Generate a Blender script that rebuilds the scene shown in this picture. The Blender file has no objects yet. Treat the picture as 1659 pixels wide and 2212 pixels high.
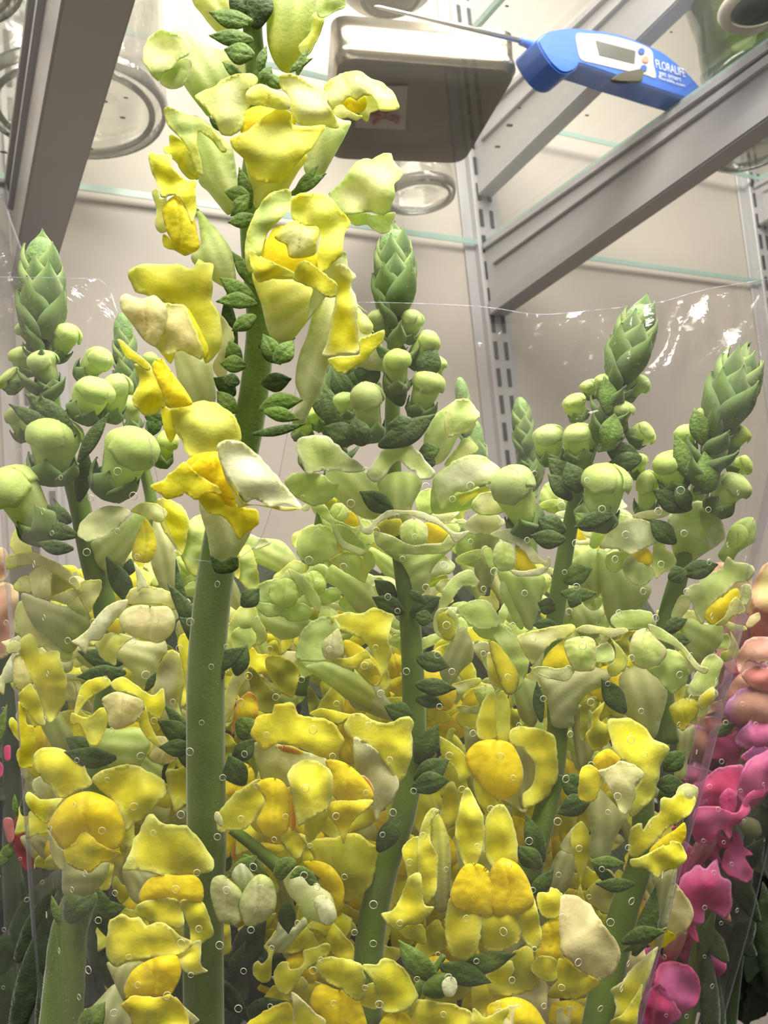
import bpy, bmesh, math, random
import numpy as np
from mathutils import Vector, Matrix, noise
from mathutils.geometry import delaunay_2d_cdt

# ---------------------------------------------------------------- camera
IW, IH, FPX = 1659.0, 2212.0, 1750.0
def _n(v):
    v = np.array(v, float); return v/np.linalg.norm(v)
yw = _n((-940, 239, FPX))                 # into the back wall, in camera axes (right, down, forward)
xw = np.array((3170, -156, FPX), float); xw = _n(xw - yw*np.dot(xw, yw))
zw = np.cross(xw, yw)
AX = np.array([xw, yw, zw])               # camera axes -> world axes
CAM = np.array([0.0, 0.0, 1.35])
sc = bpy.context.scene
cd = bpy.data.cameras.new('camera'); cam = bpy.data.objects.new('camera', cd); sc.collection.objects.link(cam)
cd.sensor_fit = 'VERTICAL'; cd.sensor_height = 24.0; cd.lens = 24.0*FPX/IH; cd.clip_start = .01
Rm = AX @ np.diag([1, -1, -1])
cam.matrix_world = Matrix([[*Rm[i], CAM[i]] for i in range(3)] + [[0, 0, 0, 1]])
cd.dof.use_dof = True; cd.dof.focus_distance = .27; cd.dof.aperture_fstop = 19.0
sc.camera = cam
# ---------------------------------------------------------------- world, lamps, exposure
w = bpy.data.worlds.new('world'); sc.world = w; w.use_nodes = True
w.node_tree.nodes['Background'].inputs[0].default_value = (1.0, .97, .92, 1)
w.node_tree.nodes['Background'].inputs[1].default_value = .25
def area(name, loc, aim, sx, sy, power, col):
    l = bpy.data.lights.new(name, 'AREA'); l.shape = 'RECTANGLE'; l.size = sx; l.size_y = sy
    l.energy = power; l.color = col
    o = bpy.data.objects.new(name, l); sc.collection.objects.link(o); o.location = loc
    o.rotation_euler = (Vector(aim)-Vector(loc)).to_track_quat('-Z', 'Y').to_euler()
    return o
area('ceiling_lamp', (.12, -.22, 2.35), (.15, .35, 1.3), 1.2, .5, 38, (1.0, .95, .86))
area('cooler_tube_lamp', (.6, .42, 2.35), (.4, .3, 1.2), 1.4, .12, 14, (1.0, .97, .90))
sc.view_settings.view_transform = 'Standard'; sc.view_settings.look = 'None'
sc.view_settings.gamma = 1.0; sc.view_settings.exposure = 0.30
sc.view_settings.use_curve_mapping = False
sc.cycles.transparent_max_bounces = 24

# ---------------------------------------------------------------- helpers
C = sc.collection
def P(px, py, D):
    v = np.array([(px-IW/2)/FPX, (py-IH/2)/FPX, 1.0])*D
    return Vector(AX @ v + CAM)
def ray(px, py):
    return AX @ np.array([(px-IW/2)/FPX, (py-IH/2)/FPX, 1.0])
def on(px, py, axis, val):                # point of the pixel's ray on a world plane
    d = ray(px, py); t = (val-CAM[axis])/d[axis]
    return Vector(CAM + d*t)
def mesh(name, verts, faces, mat, parent=None, smooth=True, cols=None):
    me = bpy.data.meshes.new(name); me.from_pydata([tuple(v) for v in verts], [], faces); me.update()
    if smooth: me.polygons.foreach_set('use_smooth', [True]*len(me.polygons))
    if mat: me.materials.append(mat)
    if cols is not None:
        a = me.color_attributes.new('col', 'FLOAT_COLOR', 'POINT')
        a.data.foreach_set('color', np.hstack([np.array(cols, float), np.ones((len(cols), 1))]).ravel())
    return link(name, me, parent)
def link(name, me, parent=None):
    o = bpy.data.objects.new(name, me); C.objects.link(o)
    if parent is not None:
        o.parent = parent
    return o
ROOTS = {}
def world_child(o, root):                 # parent keeping world coordinates (roots are pure translations)
    o.parent = root; o.matrix_parent_inverse = Matrix.Translation(-WL(root)); return o
def WL(o):
    v = Vector(o.location); p = o.parent
    return v
def empty(name, loc, label=None, cat=None, group=None):
    o = bpy.data.objects.new(name, None); C.objects.link(o); o.location = loc; o.empty_display_size = .02
    if label: o['label'] = label; o['category'] = cat
    if group: o['group'] = group
    return o
def tag(o, label, cat, group=None):
    o['label'] = label; o['category'] = cat
    if group: o['group'] = group
    return o

# ---------------------------------------------------------------- materials
def nmat(name):
    m = bpy.data.materials.new(name); m.use_nodes = True; nt = m.node_tree; nt.nodes.clear()
    out = nt.nodes.new('ShaderNodeOutputMaterial'); return m, nt, out
def N(nt, t, **k):
    n = nt.nodes.new(t)
    for a, b in k.items():
        if a.startswith('i_'): n.inputs[a[2:].replace('_', ' ')].default_value = b
        else: setattr(n, a, b)
    return n
def plant_mat(name, trans=.3, rough=.55, spots=0.0, scale=220, bump=.25, sheen=.3, var=.1, veins=0):
    m, nt, out = nmat(name); L = nt.links.new
    at = N(nt, 'ShaderNodeAttribute', attribute_name='col')
    tc = N(nt, 'ShaderNodeTexCoord')
    n1 = N(nt, 'ShaderNodeTexNoise', i_Scale=scale, i_Detail=4.0)
    L(tc.outputs['Object'], n1.inputs['Vector'])
    mr = N(nt, 'ShaderNodeMapRange'); mr.inputs['To Min'].default_value = 1-var*1.6; mr.inputs['To Max'].default_value = 1+var
    mr.inputs['From Min'].default_value = .3; mr.inputs['From Max'].default_value = .7
    L(n1.outputs['Fac'], mr.inputs['Value'])
    mx = N(nt, 'ShaderNodeVectorMath', operation='SCALE'); L(at.outputs['Color'], mx.inputs[0]); L(mr.outputs[0], mx.inputs['Scale'])
    col = mx.outputs[0]
    if spots:
        n2 = N(nt, 'ShaderNodeTexNoise', i_Scale=420.0, i_Detail=3.0); L(tc.outputs['Object'], n2.inputs['Vector'])
        m2 = N(nt, 'ShaderNodeMapRange'); m2.inputs['From Min'].default_value = .66; m2.inputs['From Max'].default_value = .74
        m2.inputs['To Max'].default_value = spots; L(n2.outputs['Fac'], m2.inputs['Value'])
        mm = N(nt, 'ShaderNodeMix', data_type='RGBA'); L(m2.outputs[0], mm.inputs['Factor']); L(col, mm.inputs[6])
        mm.inputs[7].default_value = (.32, .14, .01, 1); col = mm.outputs[2]
    bs = N(nt, 'ShaderNodeBsdfPrincipled', i_Roughness=rough); L(col, bs.inputs['Base Color'])
    bs.inputs['Sheen Weight'].default_value = sheen; bs.inputs['Sheen Roughness'].default_value = .4
    bs.inputs['Specular IOR Level'].default_value = .3
    n3 = N(nt, 'ShaderNodeTexNoise', i_Scale=900.0, i_Detail=3.0); L(tc.outputs['Object'], n3.inputs['Vector'])
    bp = N(nt, 'ShaderNodeBump', i_Strength=bump, i_Distance=.0010); L(n3.outputs['Fac'], bp.inputs['Height']); L(bp.outputs[0], bs.inputs['Normal'])
    if trans > 0:
        tr = N(nt, 'ShaderNodeBsdfTranslucent'); L(col, tr.inputs['Color'])
        ms = N(nt, 'ShaderNodeMixShader'); ms.inputs[0].default_value = trans
        L(bs.outputs[0], ms.inputs[1]); L(tr.outputs[0], ms.inputs[2]); L(ms.outputs[0], out.inputs[0])
    else: L(bs.outputs[0], out.inputs[0])
    return m
def simple(name, col, rough=.5, metal=0.0, var=.06, scale=60, bump=0.0, spec=.5):
    m, nt, out = nmat(name); L = nt.links.new
    tc = N(nt, 'ShaderNodeTexCoord'); n1 = N(nt, 'ShaderNodeTexNoise', i_Scale=float(scale), i_Detail=5.0); L(tc.outputs['Object'], n1.inputs['Vector'])
    mm = N(nt, 'ShaderNodeMix', data_type='RGBA'); L(n1.outputs['Fac'], mm.inputs['Factor'])
    mm.inputs[6].default_value = (*[c*(1-var) for c in col], 1); mm.inputs[7].default_value = (*[min(1, c*(1+var)) for c in col], 1)
    bs = N(nt, 'ShaderNodeBsdfPrincipled', i_Roughness=rough, i_Metallic=metal); L(mm.outputs[2], bs.inputs['Base Color'])
    bs.inputs['Specular IOR Level'].default_value = spec
    if bump:
        bp = N(nt, 'ShaderNodeBump', i_Strength=bump, i_Distance=.002); L(n1.outputs['Fac'], bp.inputs['Height']); L(bp.outputs[0], bs.inputs['Normal'])
    L(bs.outputs[0], out.inputs[0]); return m
def clear(name, tint=(1, 1, 1), haze=.05, hcol=(1, .95, .95), gloss=.5, rough=.12, wr=0.0, ior=1.4, wscale=22, cap=1.0):
    """thin clear sheet: lets light straight through, mirrors by Fresnel, scatters a little"""
    m, nt, out = nmat(name); L = nt.links.new
    tr = N(nt, 'ShaderNodeBsdfTransparent'); tr.inputs[0].default_value = (*tint, 1)
    df = N(nt, 'ShaderNodeBsdfDiffuse'); df.inputs[0].default_value = (*hcol, 1)
    tl = N(nt, 'ShaderNodeBsdfTranslucent'); tl.inputs[0].default_value = (*hcol, 1)
    h = N(nt, 'ShaderNodeMixShader'); h.inputs[0].default_value = .5; L(df.outputs[0], h.inputs[1]); L(tl.outputs[0], h.inputs[2])
    a = N(nt, 'ShaderNodeMixShader'); a.inputs[0].default_value = haze; L(tr.outputs[0], a.inputs[1]); L(h.outputs[0], a.inputs[2])
    gl = N(nt, 'ShaderNodeBsdfGlossy', i_Roughness=rough)
    fr = N(nt, 'ShaderNodeFresnel'); fr.inputs['IOR'].default_value = ior
    mu = N(nt, 'ShaderNodeMath', operation='MULTIPLY'); mu.inputs[1].default_value = gloss; L(fr.outputs[0], mu.inputs[0])
    mn = N(nt, 'ShaderNodeMath', operation='MINIMUM'); mn.inputs[1].default_value = cap; L(mu.outputs[0], mn.inputs[0]); mu = mn
    b = N(nt, 'ShaderNodeMixShader'); L(mu.outputs[0], b.inputs[0]); L(a.outputs[0], b.inputs[1]); L(gl.outputs[0], b.inputs[2])
    if wr:
        tc = N(nt, 'ShaderNodeTexCoord'); n1 = N(nt, 'ShaderNodeTexNoise', i_Scale=float(wscale), i_Detail=6.0, i_Distortion=1.2); L(tc.outputs['Object'], n1.inputs['Vector'])
        bp = N(nt, 'ShaderNodeBump', i_Strength=wr, i_Distance=.01); L(n1.outputs['Fac'], bp.inputs['Height'])
        L(bp.outputs[0], gl.inputs['Normal']); L(bp.outputs[0], fr.inputs['Normal'])
    L(b.outputs[0], out.inputs[0]); return m
MP = plant_mat('petal', .45, .5, .10, 160, .16, .2, .09)
MPS = plant_mat('aged_petal', .3, .5, .75, 160, .25, .2, .09)
MG = plant_mat('green_tissue', .12, .6, 0, 260, .5, .22, .22)
MS = plant_mat('stem_tissue', .06, .5, 0, 60, .2, .25, .12)
MH = simple('plant_hair', (.62, .68, .42), .6, 0, .02)
COL = {
 'c': (.86, .87, .46), 'g': (.68, .80, .28), 'p': (.84, .85, .17), 'y': (.88, .83, .045), 'd': (.95, .81, .022),
 'w': (.80, .82, .46), 'o': (.50, .52, .05), 'b': (.88, .80, .38), 'x': (.88, .84, .44), 'v': (.88, .91, .60),
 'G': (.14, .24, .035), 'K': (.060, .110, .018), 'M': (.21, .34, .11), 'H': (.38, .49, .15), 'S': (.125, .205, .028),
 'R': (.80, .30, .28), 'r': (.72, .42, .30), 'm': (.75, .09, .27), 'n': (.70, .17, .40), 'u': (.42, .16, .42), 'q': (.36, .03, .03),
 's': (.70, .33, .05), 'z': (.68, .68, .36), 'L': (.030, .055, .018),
}
# ---------------------------------------------------------------- setting: cooler wall, floor, shelf standards
WY = .80; Z1 = 1.762; Z2 = 1.926
M_wall = simple('cooler_wall', (.46, .41, .365), .45, 0, .035, 9)
M_floor = simple('floor', (.12, .11, .10), .6)
M_steel = simple('painted_steel', (.43, .415, .43), .38, .15, .05, 30)
M_slot = simple('slot_dark', (.03, .03, .035), .7)
M_black = simple('black_plastic', (.012, .012, .012), .4)
M_met = simple('brushed_metal', (.34, .29, .22), .25, 1.0, .12, 25, .15)
M_metb = simple('metal_base', (.12, .10, .075), .4, .6, .35, 22, .1)
M_blue = simple('blue_plastic', (.035, .14, .60), .38, 0, .04, 40)
M_blue2 = simple('blue_plastic_dark', (.03, .10, .40), .45, 0, .04, 40)
M_lab = simple('silver_label', (.48, .45, .46), .45)
M_lcd = simple('lcd', (.10, .10, .085), .25)
M_org = simple('orange_button', (.75, .28, .18), .5)
M_txt = simple('white_print', (.65, .68, .75), .5)
M_chrome = simple('steel_probe', (.62, .58, .54), .28, 1.0)
M_glass = clear('shelf_glass', (.985, .99, .98), .02, (.8, .85, .8), .6, .03, 0, 1.4, 22, .10)
M_gedge = simple('glass_edge', (.30, .42, .38), .2)
M_gl2 = clear('vase_glass', (.93, .93, .91), .06, (.85, .82, .78), 1.0, .05, .25, 1.45, 22, .35)
M_gl3 = clear('thick_glass', (.62, .62, .60), .18, (.7, .68, .64), 1.4, .08, .3, 1.45)
M_green = clear('green_glass', (.42, .52, .26), .30, (.25, .33, .13), 1.0, .1, .2)
M_sleeve = clear('sleeve_film', (.985, .975, .965), .030, (1, .945, .92), .9, .12, .5, 1.35, 16, .10)
M_seam = clear('film_seam', (.90, .89, .95), .16, (.80, .76, .98), 1.6, .15, .3, 1.4, 22, .3)
M_rim = simple('hole_rim', (.62, .62, .50), .25)
def boxmesh(name, x0, x1, y0, y1, z0, z1, mat, parent=None, bev=0):
    bm = bmesh.new(); vs = [bm.verts.new(p) for p in ((x0, y0, z0), (x1, y0, z0), (x1, y1, z0), (x0, y1, z0), (x0, y0, z1), (x1, y0, z1), (x1, y1, z1), (x0, y1, z1))]
    for f in ((3, 2, 1, 0), (4, 5, 6, 7), (0, 1, 5, 4), (1, 2, 6, 5), (2, 3, 7, 6), (3, 0, 4, 7)): bm.faces.new([vs[i] for i in f])
    if bev: bmesh.ops.bevel(bm, geom=list(bm.edges), offset=bev, segments=3, affect='EDGES', profile=.6)
    me = bpy.data.meshes.new(name); bm.to_mesh(me); bm.free(); me.materials.append(mat)
    return link(name, me, parent)
def struct(o): o['kind'] = 'structure'; return o
struct(boxmesh('wall_back', -2.2, 3.2, WY, WY+.06, 0, 2.7, M_wall))
struct(boxmesh('floor', -2.2, 3.2, -1.6, WY, -.05, 0, M_floor))
struct(boxmesh('ceiling', -2.2, 3.2, -1.6, WY+.06, 2.7, 2.75, simple('ceiling_paint', (.6, .57, .52), .7)))
struct(boxmesh('wall_right', 3.2, 3.26, -1.6, WY+.06, 0, 2.7, M_wall))
def root_parts(r, parts):
    for o in parts:
        o.parent = r; o.matrix_parent_inverse = Matrix.Translation(-Vector(r.location))
def prism(name, outline, axis, a0, a1, mat, bev=.0015):
    """outline in the two other axes, extruded along axis"""
    bm = bmesh.new()
    def mk(a):
        r = []
        for u, v in outline:
            c = [u, v]; c.insert(axis, a); r.append(bm.verts.new(c))
        return r
    A = mk(a0); B = mk(a1); n = len(A)
    bm.faces.new(A); bm.faces.new(B[::-1])
    for i in range(n): bm.faces.new((A[i], B[i], B[(i+1) % n], A[(i+1) % n]))
    bmesh.ops.recalc_face_normals(bm, faces=bm.faces)
    if bev: bmesh.ops.bevel(bm, geom=list(bm.edges), offset=bev, segments=2, affect='EDGES')
    me = bpy.data.meshes.new(name); bm.to_mesh(me); bm.free(); me.materials.append(mat)
    return link(name, me)
def standard(x, z0, z1, label, name='shelf_standard'):
    r = empty(name, (x, WY, z0), label, 'shelf post', None)
    b = boxmesh('post', x-.016, x+.016, WY-.014, WY-.001, z0, z1, M_steel, None, .002)
    ch = boxmesh('back_strip', x-.030, x+.030, WY-.004, WY-.0005, z0, z1, M_steel, None, .001)
    parts = [b, ch]; sl = None
    z = z0+.02; me = None
    while z < z1-.03:
        for dx in (-.008, .008):
            if me is None:
                s = boxmesh('slot', -.0026, .0026, -.0156, -.0135, 0, .022, M_slot, b); me = s.data
            else: s = link('slot', me, b)
            s.location = (x+dx, WY, z)
        z += .034
    root_parts(r, parts); return r
standard(.615, 1.35, 2.3, 'grey slotted shelf post on the wall under the blue thermometer')
standard(.080, 1.35, 2.3, 'grey slotted shelf post on the wall behind the left budded spike')
standard(1.155, 1.35, 2.3, 'grey slotted shelf post at the far right of the wall')
def bracket(x, zt, zw, zf, yf, label, th=.016, drop=0):
    r = empty('shelf_bracket', (x, WY, zw), label, 'bracket', None)
    y1 = WY-.012
    web = prism('web', [(y1, zw), (y1, zt), (yf, zt+drop), (yf, zf)], 0, x-th*.5, x+th*.5, M_steel)
    mid = (zt+zw)*.5
    rib = prism('pressed_rib', [(y1-.02, mid+.012), (y1-.02, mid+.019), (yf+.01, (zt+drop+zf)*.5+.019), (yf+.01, (zt+drop+zf)*.5+.010)], 0, x-th*.5-.004, x-th*.5+.002, M_steel, .001)
    lip = prism('lower_flange', [(y1-.005, zw-.002), (y1-.005, zw+.016), (yf+.005, zf+.014), (yf+.005, zf-.002)], 0, x-th*.5-.0045, x+th*.5+.003, M_steel, .0015)
    top = prism('upper_flange', [(y1-.005, zt-.008), (y1-.005, zt), (yf, zt+drop), (yf, zt+drop-.008)], 0, x-th*.5-.004, x+th*.5+.004, M_steel, .001)
    root_parts(r, [web, rib, lip, top]); return r
bracket(.615, Z1-.008, 1.664, 1.702, .30, 'big grey steel shelf bracket crossing the upper right, in front of the thermometer tail', .018)
bracket(.615, Z2-.010, 1.818, 1.862, .30, 'grey steel shelf bracket behind the thermometer, one shelf higher', .014)
bracket(.080, Z1-.008, 1.652, 1.652, .24, 'grey steel shelf bracket at the upper left in front of the big glass vase', .026)
bracket(1.155, Z2-.010, 1.85, 1.88, .35, 'pale shelf bracket on the far right wall post', .014)
def pane(x0, x1, y0, y1, z, label):
    r = empty('glass_shelf', (x0, y1, z), label, 'glass shelf')
    g = boxmesh('pane', x0, x1, y0, y1, z-.0035, z+.0035, M_glass, None, 0)
    es = []
    for k, (a, b, c, d) in enumerate(((x0, x1, y1-.0005, y1+.0005), (x0, x1, y0-.0005, y0+.0005), (x0-.0005, x0+.0005, y0, y1), (x1-.0005, x1+.0005, y0, y1))):
        es.append(boxmesh('edge', a, b, c, d, z-.0035, z+.0035, M_gedge))
    root_parts(r, [g]+es)
pane(-.55, .610, .30, WY-.012, Z1-.0045, 'glass shelf under the thermometer and the square metal vase')
pane(.620, 1.150, .30, WY-.012, Z1-.0045, 'glass shelf right of the big bracket under the green vase')
xs = on(1000, 80, 2, Z2)[0]
pane(-.55, xs-.002, .42, WY-.025, Z2-.0045, 'upper left glass shelf pane ending near the thermometer probe')
pane(xs+.002, 1.150, .42, WY-.025, Z2-.0045, 'upper right glass shelf pane above the thermometer')
# ---- things on the shelf
def lathe(name, c, prof, mat, seg=48, parent=None):
    V = []; F = []; n = len(prof)
    for r, z in prof:
        for j in range(seg):
            t = 2*math.pi*j/seg; V.append((c[0]+r*math.cos(t), c[1]+r*math.sin(t), c[2]+z))
    for i in range(n-1):
        for j in range(seg): F.append((i*seg+j, i*seg+(j+1) % seg, (i+1)*seg+(j+1) % seg, (i+1)*seg+j))
    return mesh(name, V, F, mat, parent)
def vase(px, py, r, h, label, flare=1.15, z=Z1, m=None, mb=None):
    c = on(px, py, 2, z); m = m or M_gl2; mb = mb or M_gl3
    rt = empty('glass_vase', (c.x, c.y, z), label, 'vase')
    wall = lathe('body', (c.x, c.y, z), [(r, .004), (r*1.04, .02), (r*1.05, .06), (r*flare*.97, h*.7), (r*flare, h), (r*flare-.003, h), (r*flare*.97-.003, h*.7), (r*1.04-.004, .05), (r*.99, .022)], m)
    base = lathe('base', (c.x, c.y, z), [(.0001, .006), (r*.55, .005), (r*.60, .001), (r*.66, .004), (r*.80, .003), (r*.86, 0), (r*.95, .0005), (r, .004)], m)
    ring = lathe('base_ring', (c.x, c.y, z), [(r*.82, .003), (r*.85, .0003), (r*.88, .0003), (r*.90, .004), (r*.86, .006), (r*.82, .003)], mb)
    ring2 = lathe('foot_ring', (c.x, c.y, z), [(r*.97, .004), (r*1.0, .001), (r*1.03, .005), (r*1.05, .011), (r*1.0, .012), (r*.97, .004)], mb)
    root_parts(rt, [wall, base, ring, ring2]); return rt
vase(165, 250, .072, .145, 'large clear glass vase seen from below behind the left bracket', 1.1)
vase(905, 432, .040, .14, 'clear glass cylinder vase beside the wall post', 1.0)
vase(-150, -60, .055, .145, 'clear cut glass vase at the upper left corner', 1.2)
vase(610, 0, .035, .18, 'small clear glass at the top behind the tallest spike', 1.0, Z2)
vase(1625, 335, .040, .10, 'cloudy glass candle holder under the big bracket at right', 1.0, Z1, M_gl3, M_gl3)
vase(1650, 185, .048, .145, 'green glass vase at the upper right', 1.25, Z1, M_green, M_green)
c = on(1650, 20, 2, Z1+.0)
cup = empty('dark_cup', (c.x, c.y, Z1), 'black cup with a cream rim in the top right corner', 'cup')
c2 = Vector((c.x, c.y, Z1))
root_parts(cup, [lathe('cup_body', c2, [(.0001, .002), (.020, .001), (.024, .004), (.028, .07), (.026, .07), (.022, .006), (.0001, .005)], M_black),
                 lathe('base_rim', c2, [(.024, .002), (.031, .0005), (.033, .006), (.027, .007), (.024, .002)], simple('cream_glaze', (.5, .44, .36), .3))])
# square metal vase
q = [on(724, 118, 2, Z1), on(1126, 150, 2, Z1), on(1003, 356, 2, Z1), on(708, 345, 2, Z1)]
def shrink(ps, k, z, rad=.2, seg=6):
    m = sum(ps, Vector())/4; out = []
    for i in range(4):
        p = m+(ps[i]-m)*k; a = m+(ps[i-1]-m)*k; b = m+(ps[(i+1) % 4]-m)*k
        for s in range(seg+1):
            t = s/seg; x = (p+(a-p)*rad)*(1-t)**2+p*2*t*(1-t)+(p+(b-p)*rad)*t*t
            out.append(Vector((x.x, x.y, z)))
    return out
def loft(name, rings, mat, cap0=True, cap1=False):
    V = []; F = []; n = len(rings[0])
    for r in rings: V += r
    for i in range(len(rings)-1):
        for j in range(n): F.append((i*n+j, i*n+(j+1) % n, (i+1)*n+(j+1) % n, (i+1)*n+j))
    if cap0: F.append(tuple(range(n)))
    if cap1: F.append(tuple((len(rings)-1)*n+j for j in range(n)))
    return mesh(name, V, F, mat)
mv = empty('square_metal_vase', sum(q, Vector())/4, 'square tarnished metal vase seen from below on the glass shelf', 'vase')
root_parts(mv, [loft('body', [shrink(q, .97, Z1, .12), shrink(q, 1.0, Z1+.004, .1), shrink(q, 1.0, Z1+.010, .1), shrink(q, .985, Z1+.013, .1), shrink(q, .99, Z1+.022, .1), shrink(q, 1.0, Z1+.034, .1), shrink(q, .97, Z1+.034, .1), shrink(q, .95, Z1+.014, .1)], M_met, False),
                loft('bottom', [shrink(q, .97, Z1, .12), shrink(q, .80, Z1+.0005, .25), shrink(q, .74, Z1+.004, .45), shrink(q, .60, Z1+.005, .49), shrink(q, .02, Z1+.004, .49)], M_metb, False, True)])
sp = [on(770, 195, 2, Z1-.0002), on(882, 195, 2, Z1-.0002), on(876, 288, 2, Z1-.0002), on(768, 284, 2, Z1-.0002)]
root_parts(mv, [mesh('sticker', [p+Vector((0, 0, .0035)) for p in sp]+[p+Vector((0, 0, .0042)) for p in sp], [(0, 1, 2, 3), (7, 6, 5, 4), (0, 4, 5, 1), (1, 5, 6, 2), (2, 6, 7, 3), (3, 7, 4, 0)], simple('sticker_paper', (.34, .30, .27), .5), None, False)])
for k, (a, b) in enumerate((((800, 250), (862, 262)), ((806, 270), (850, 240)), ((820, 243), (860, 268)))):
    A = on(a[0], a[1], 2, Z1-.0003); B = on(b[0], b[1], 2, Z1-.0003); d = (B-A).normalized()*.0012; s = Vector((-d.y, d.x, 0))
    root_parts(mv, [mesh('red_mark', [A-s, A+s, B+s, B-s, A-s+Vector((0, 0, .003)), A+s+Vector((0, 0, .003)), B+s+Vector((0, 0, .003)), B-s+Vector((0, 0, .003))],
                         [(0, 1, 2, 3), (7, 6, 5, 4), (0, 4, 5, 1), (1, 5, 6, 2), (2, 6, 7, 3), (3, 7, 4, 0)], simple('red_print', (.35, .07, .06), .5), None, False)])
# second metal bowl, higher
c = on(845, -5, 2, Z2)
bw = empty('metal_bowl', (c.x, c.y, Z2), 'round tarnished metal bowl at the top edge above the square vase', 'bowl')
root_parts(bw, [lathe('bowl_body', (c.x, c.y, Z2), [(.0001, .004), (.022, .003), (.026, 0), (.03, .003), (.045, .010), (.062, .03), (.07, .055), (.068, .055), (.058, .03), (.03, .008)], M_met),
                lathe('foot', (c.x, c.y, Z2), [(.026, .0), (.031, .0), (.031, .006), (.026, .006), (.026, 0)], M_metb)])
# wall specks
for px, py in ((1090, 272), (1078, 318), (1063, 345), (1120, 235), (1160, 250), (1010, 60)):
    pass
# ---------------------------------------------------------------- blue thermometer lying on its edge on the glass
A0 = on(1259, 139, 2, Z1); A1 = on(1505, 218, 2, Z1); ux = (A1-A0); ux.z = 0; ux.normalize(); nrm = Vector((-ux.y, ux.x, 0))
if nrm.y < 0: nrm = -nrm                  # away from the camera
def onface(px, py, off=0.0):
    d = Vector(ray(px, py)); o = Vector(CAM); p0 = A0+nrm*off
    t = (p0-o).dot(nrm)/d.dot(nrm); return o+d*t
def faceprism(name, pts, off, depth, mat, bev=0, smooth_pts=True):
    q = [onface(px, py, off) for px, py in (catmull(pts, 6) if smooth_pts else pts)]
    bm = bmesh.new(); A = [bm.verts.new(p) for p in q]; B = [bm.verts.new(p+nrm*depth) for p in q]; n = len(A)
    f1 = bm.faces.new(A); bm.faces.new(B[::-1])
    for i in range(n): bm.faces.new((A[i], B[i], B[(i+1) % n], A[(i+1) % n]))
    bmesh.ops.recalc_face_normals(bm, faces=bm.faces)
    if bev: bmesh.ops.bevel(bm, geom=[e for e in bm.edges if e.calc_face_angle(0) > .9], offset=bev, segments=3, affect='EDGES')
    me = bpy.data.meshes.new(name); bm.to_mesh(me); bm.free(); me.materials.append(mat); return link(name, me)
def zw_pts(s): 
    return [(1100+float(a)*.2652, 30+float(b)*.2652) for a, b in (t.split(',') for t in s.split())]
def catmull_open(): pass
# ---------------------------------------------------------------- plant builders
ZONES = {'P': (0, 0, 1), 'T': (0, 0, .5), 'V': (680, 0, .30139), 'A': (0, 500, .36166), 'B': (500, 500, .36166), 'C': (1059, 600, .36166),
 'D': (0, 1100, .36166), 'E': (500, 1100, .36166), 'F': (1059, 1100, .36166), 'G': (0, 1612, .36166), 'H': (500, 1612, .36166),
 'I': (1059, 1612, .36166), 'W': (1100, 30, .2652), 'J': (1380, 1150, .4802), 'K': (0, 1250, .4348)}
def pts_of(z, s):
    ox, oy, k = ZONES[z]
    return [(ox+float(a)*k, oy+float(b)*k) for a, b in (t.split(',') for t in s.split())]
def catmull(pts, step):
    n = len(pts); out = []
    for i in range(n):
        p0, p1, p2, p3 = (np.array(pts[(i+j) % n]) for j in (-1, 0, 1, 2))
        m = max(1, int(round(np.linalg.norm(p2-p1)/step)))
        for k in range(m):
            t = k/m
            q = .5*((2*p1)+(-p0+p2)*t+(2*p0-5*p1+4*p2-p3)*t*t+(-p0+3*p1-3*p2+p3)*t**3)
            lin = p1+(p2-p1)*t
            out.append(tuple(q*.9+lin*.1))
    return out
def area2(p):
    return .5*sum(p[i][0]*p[(i+1) % len(p)][1]-p[(i+1) % len(p)][0]*p[i][1] for i in range(len(p)))
rng = random.Random(7)
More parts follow.
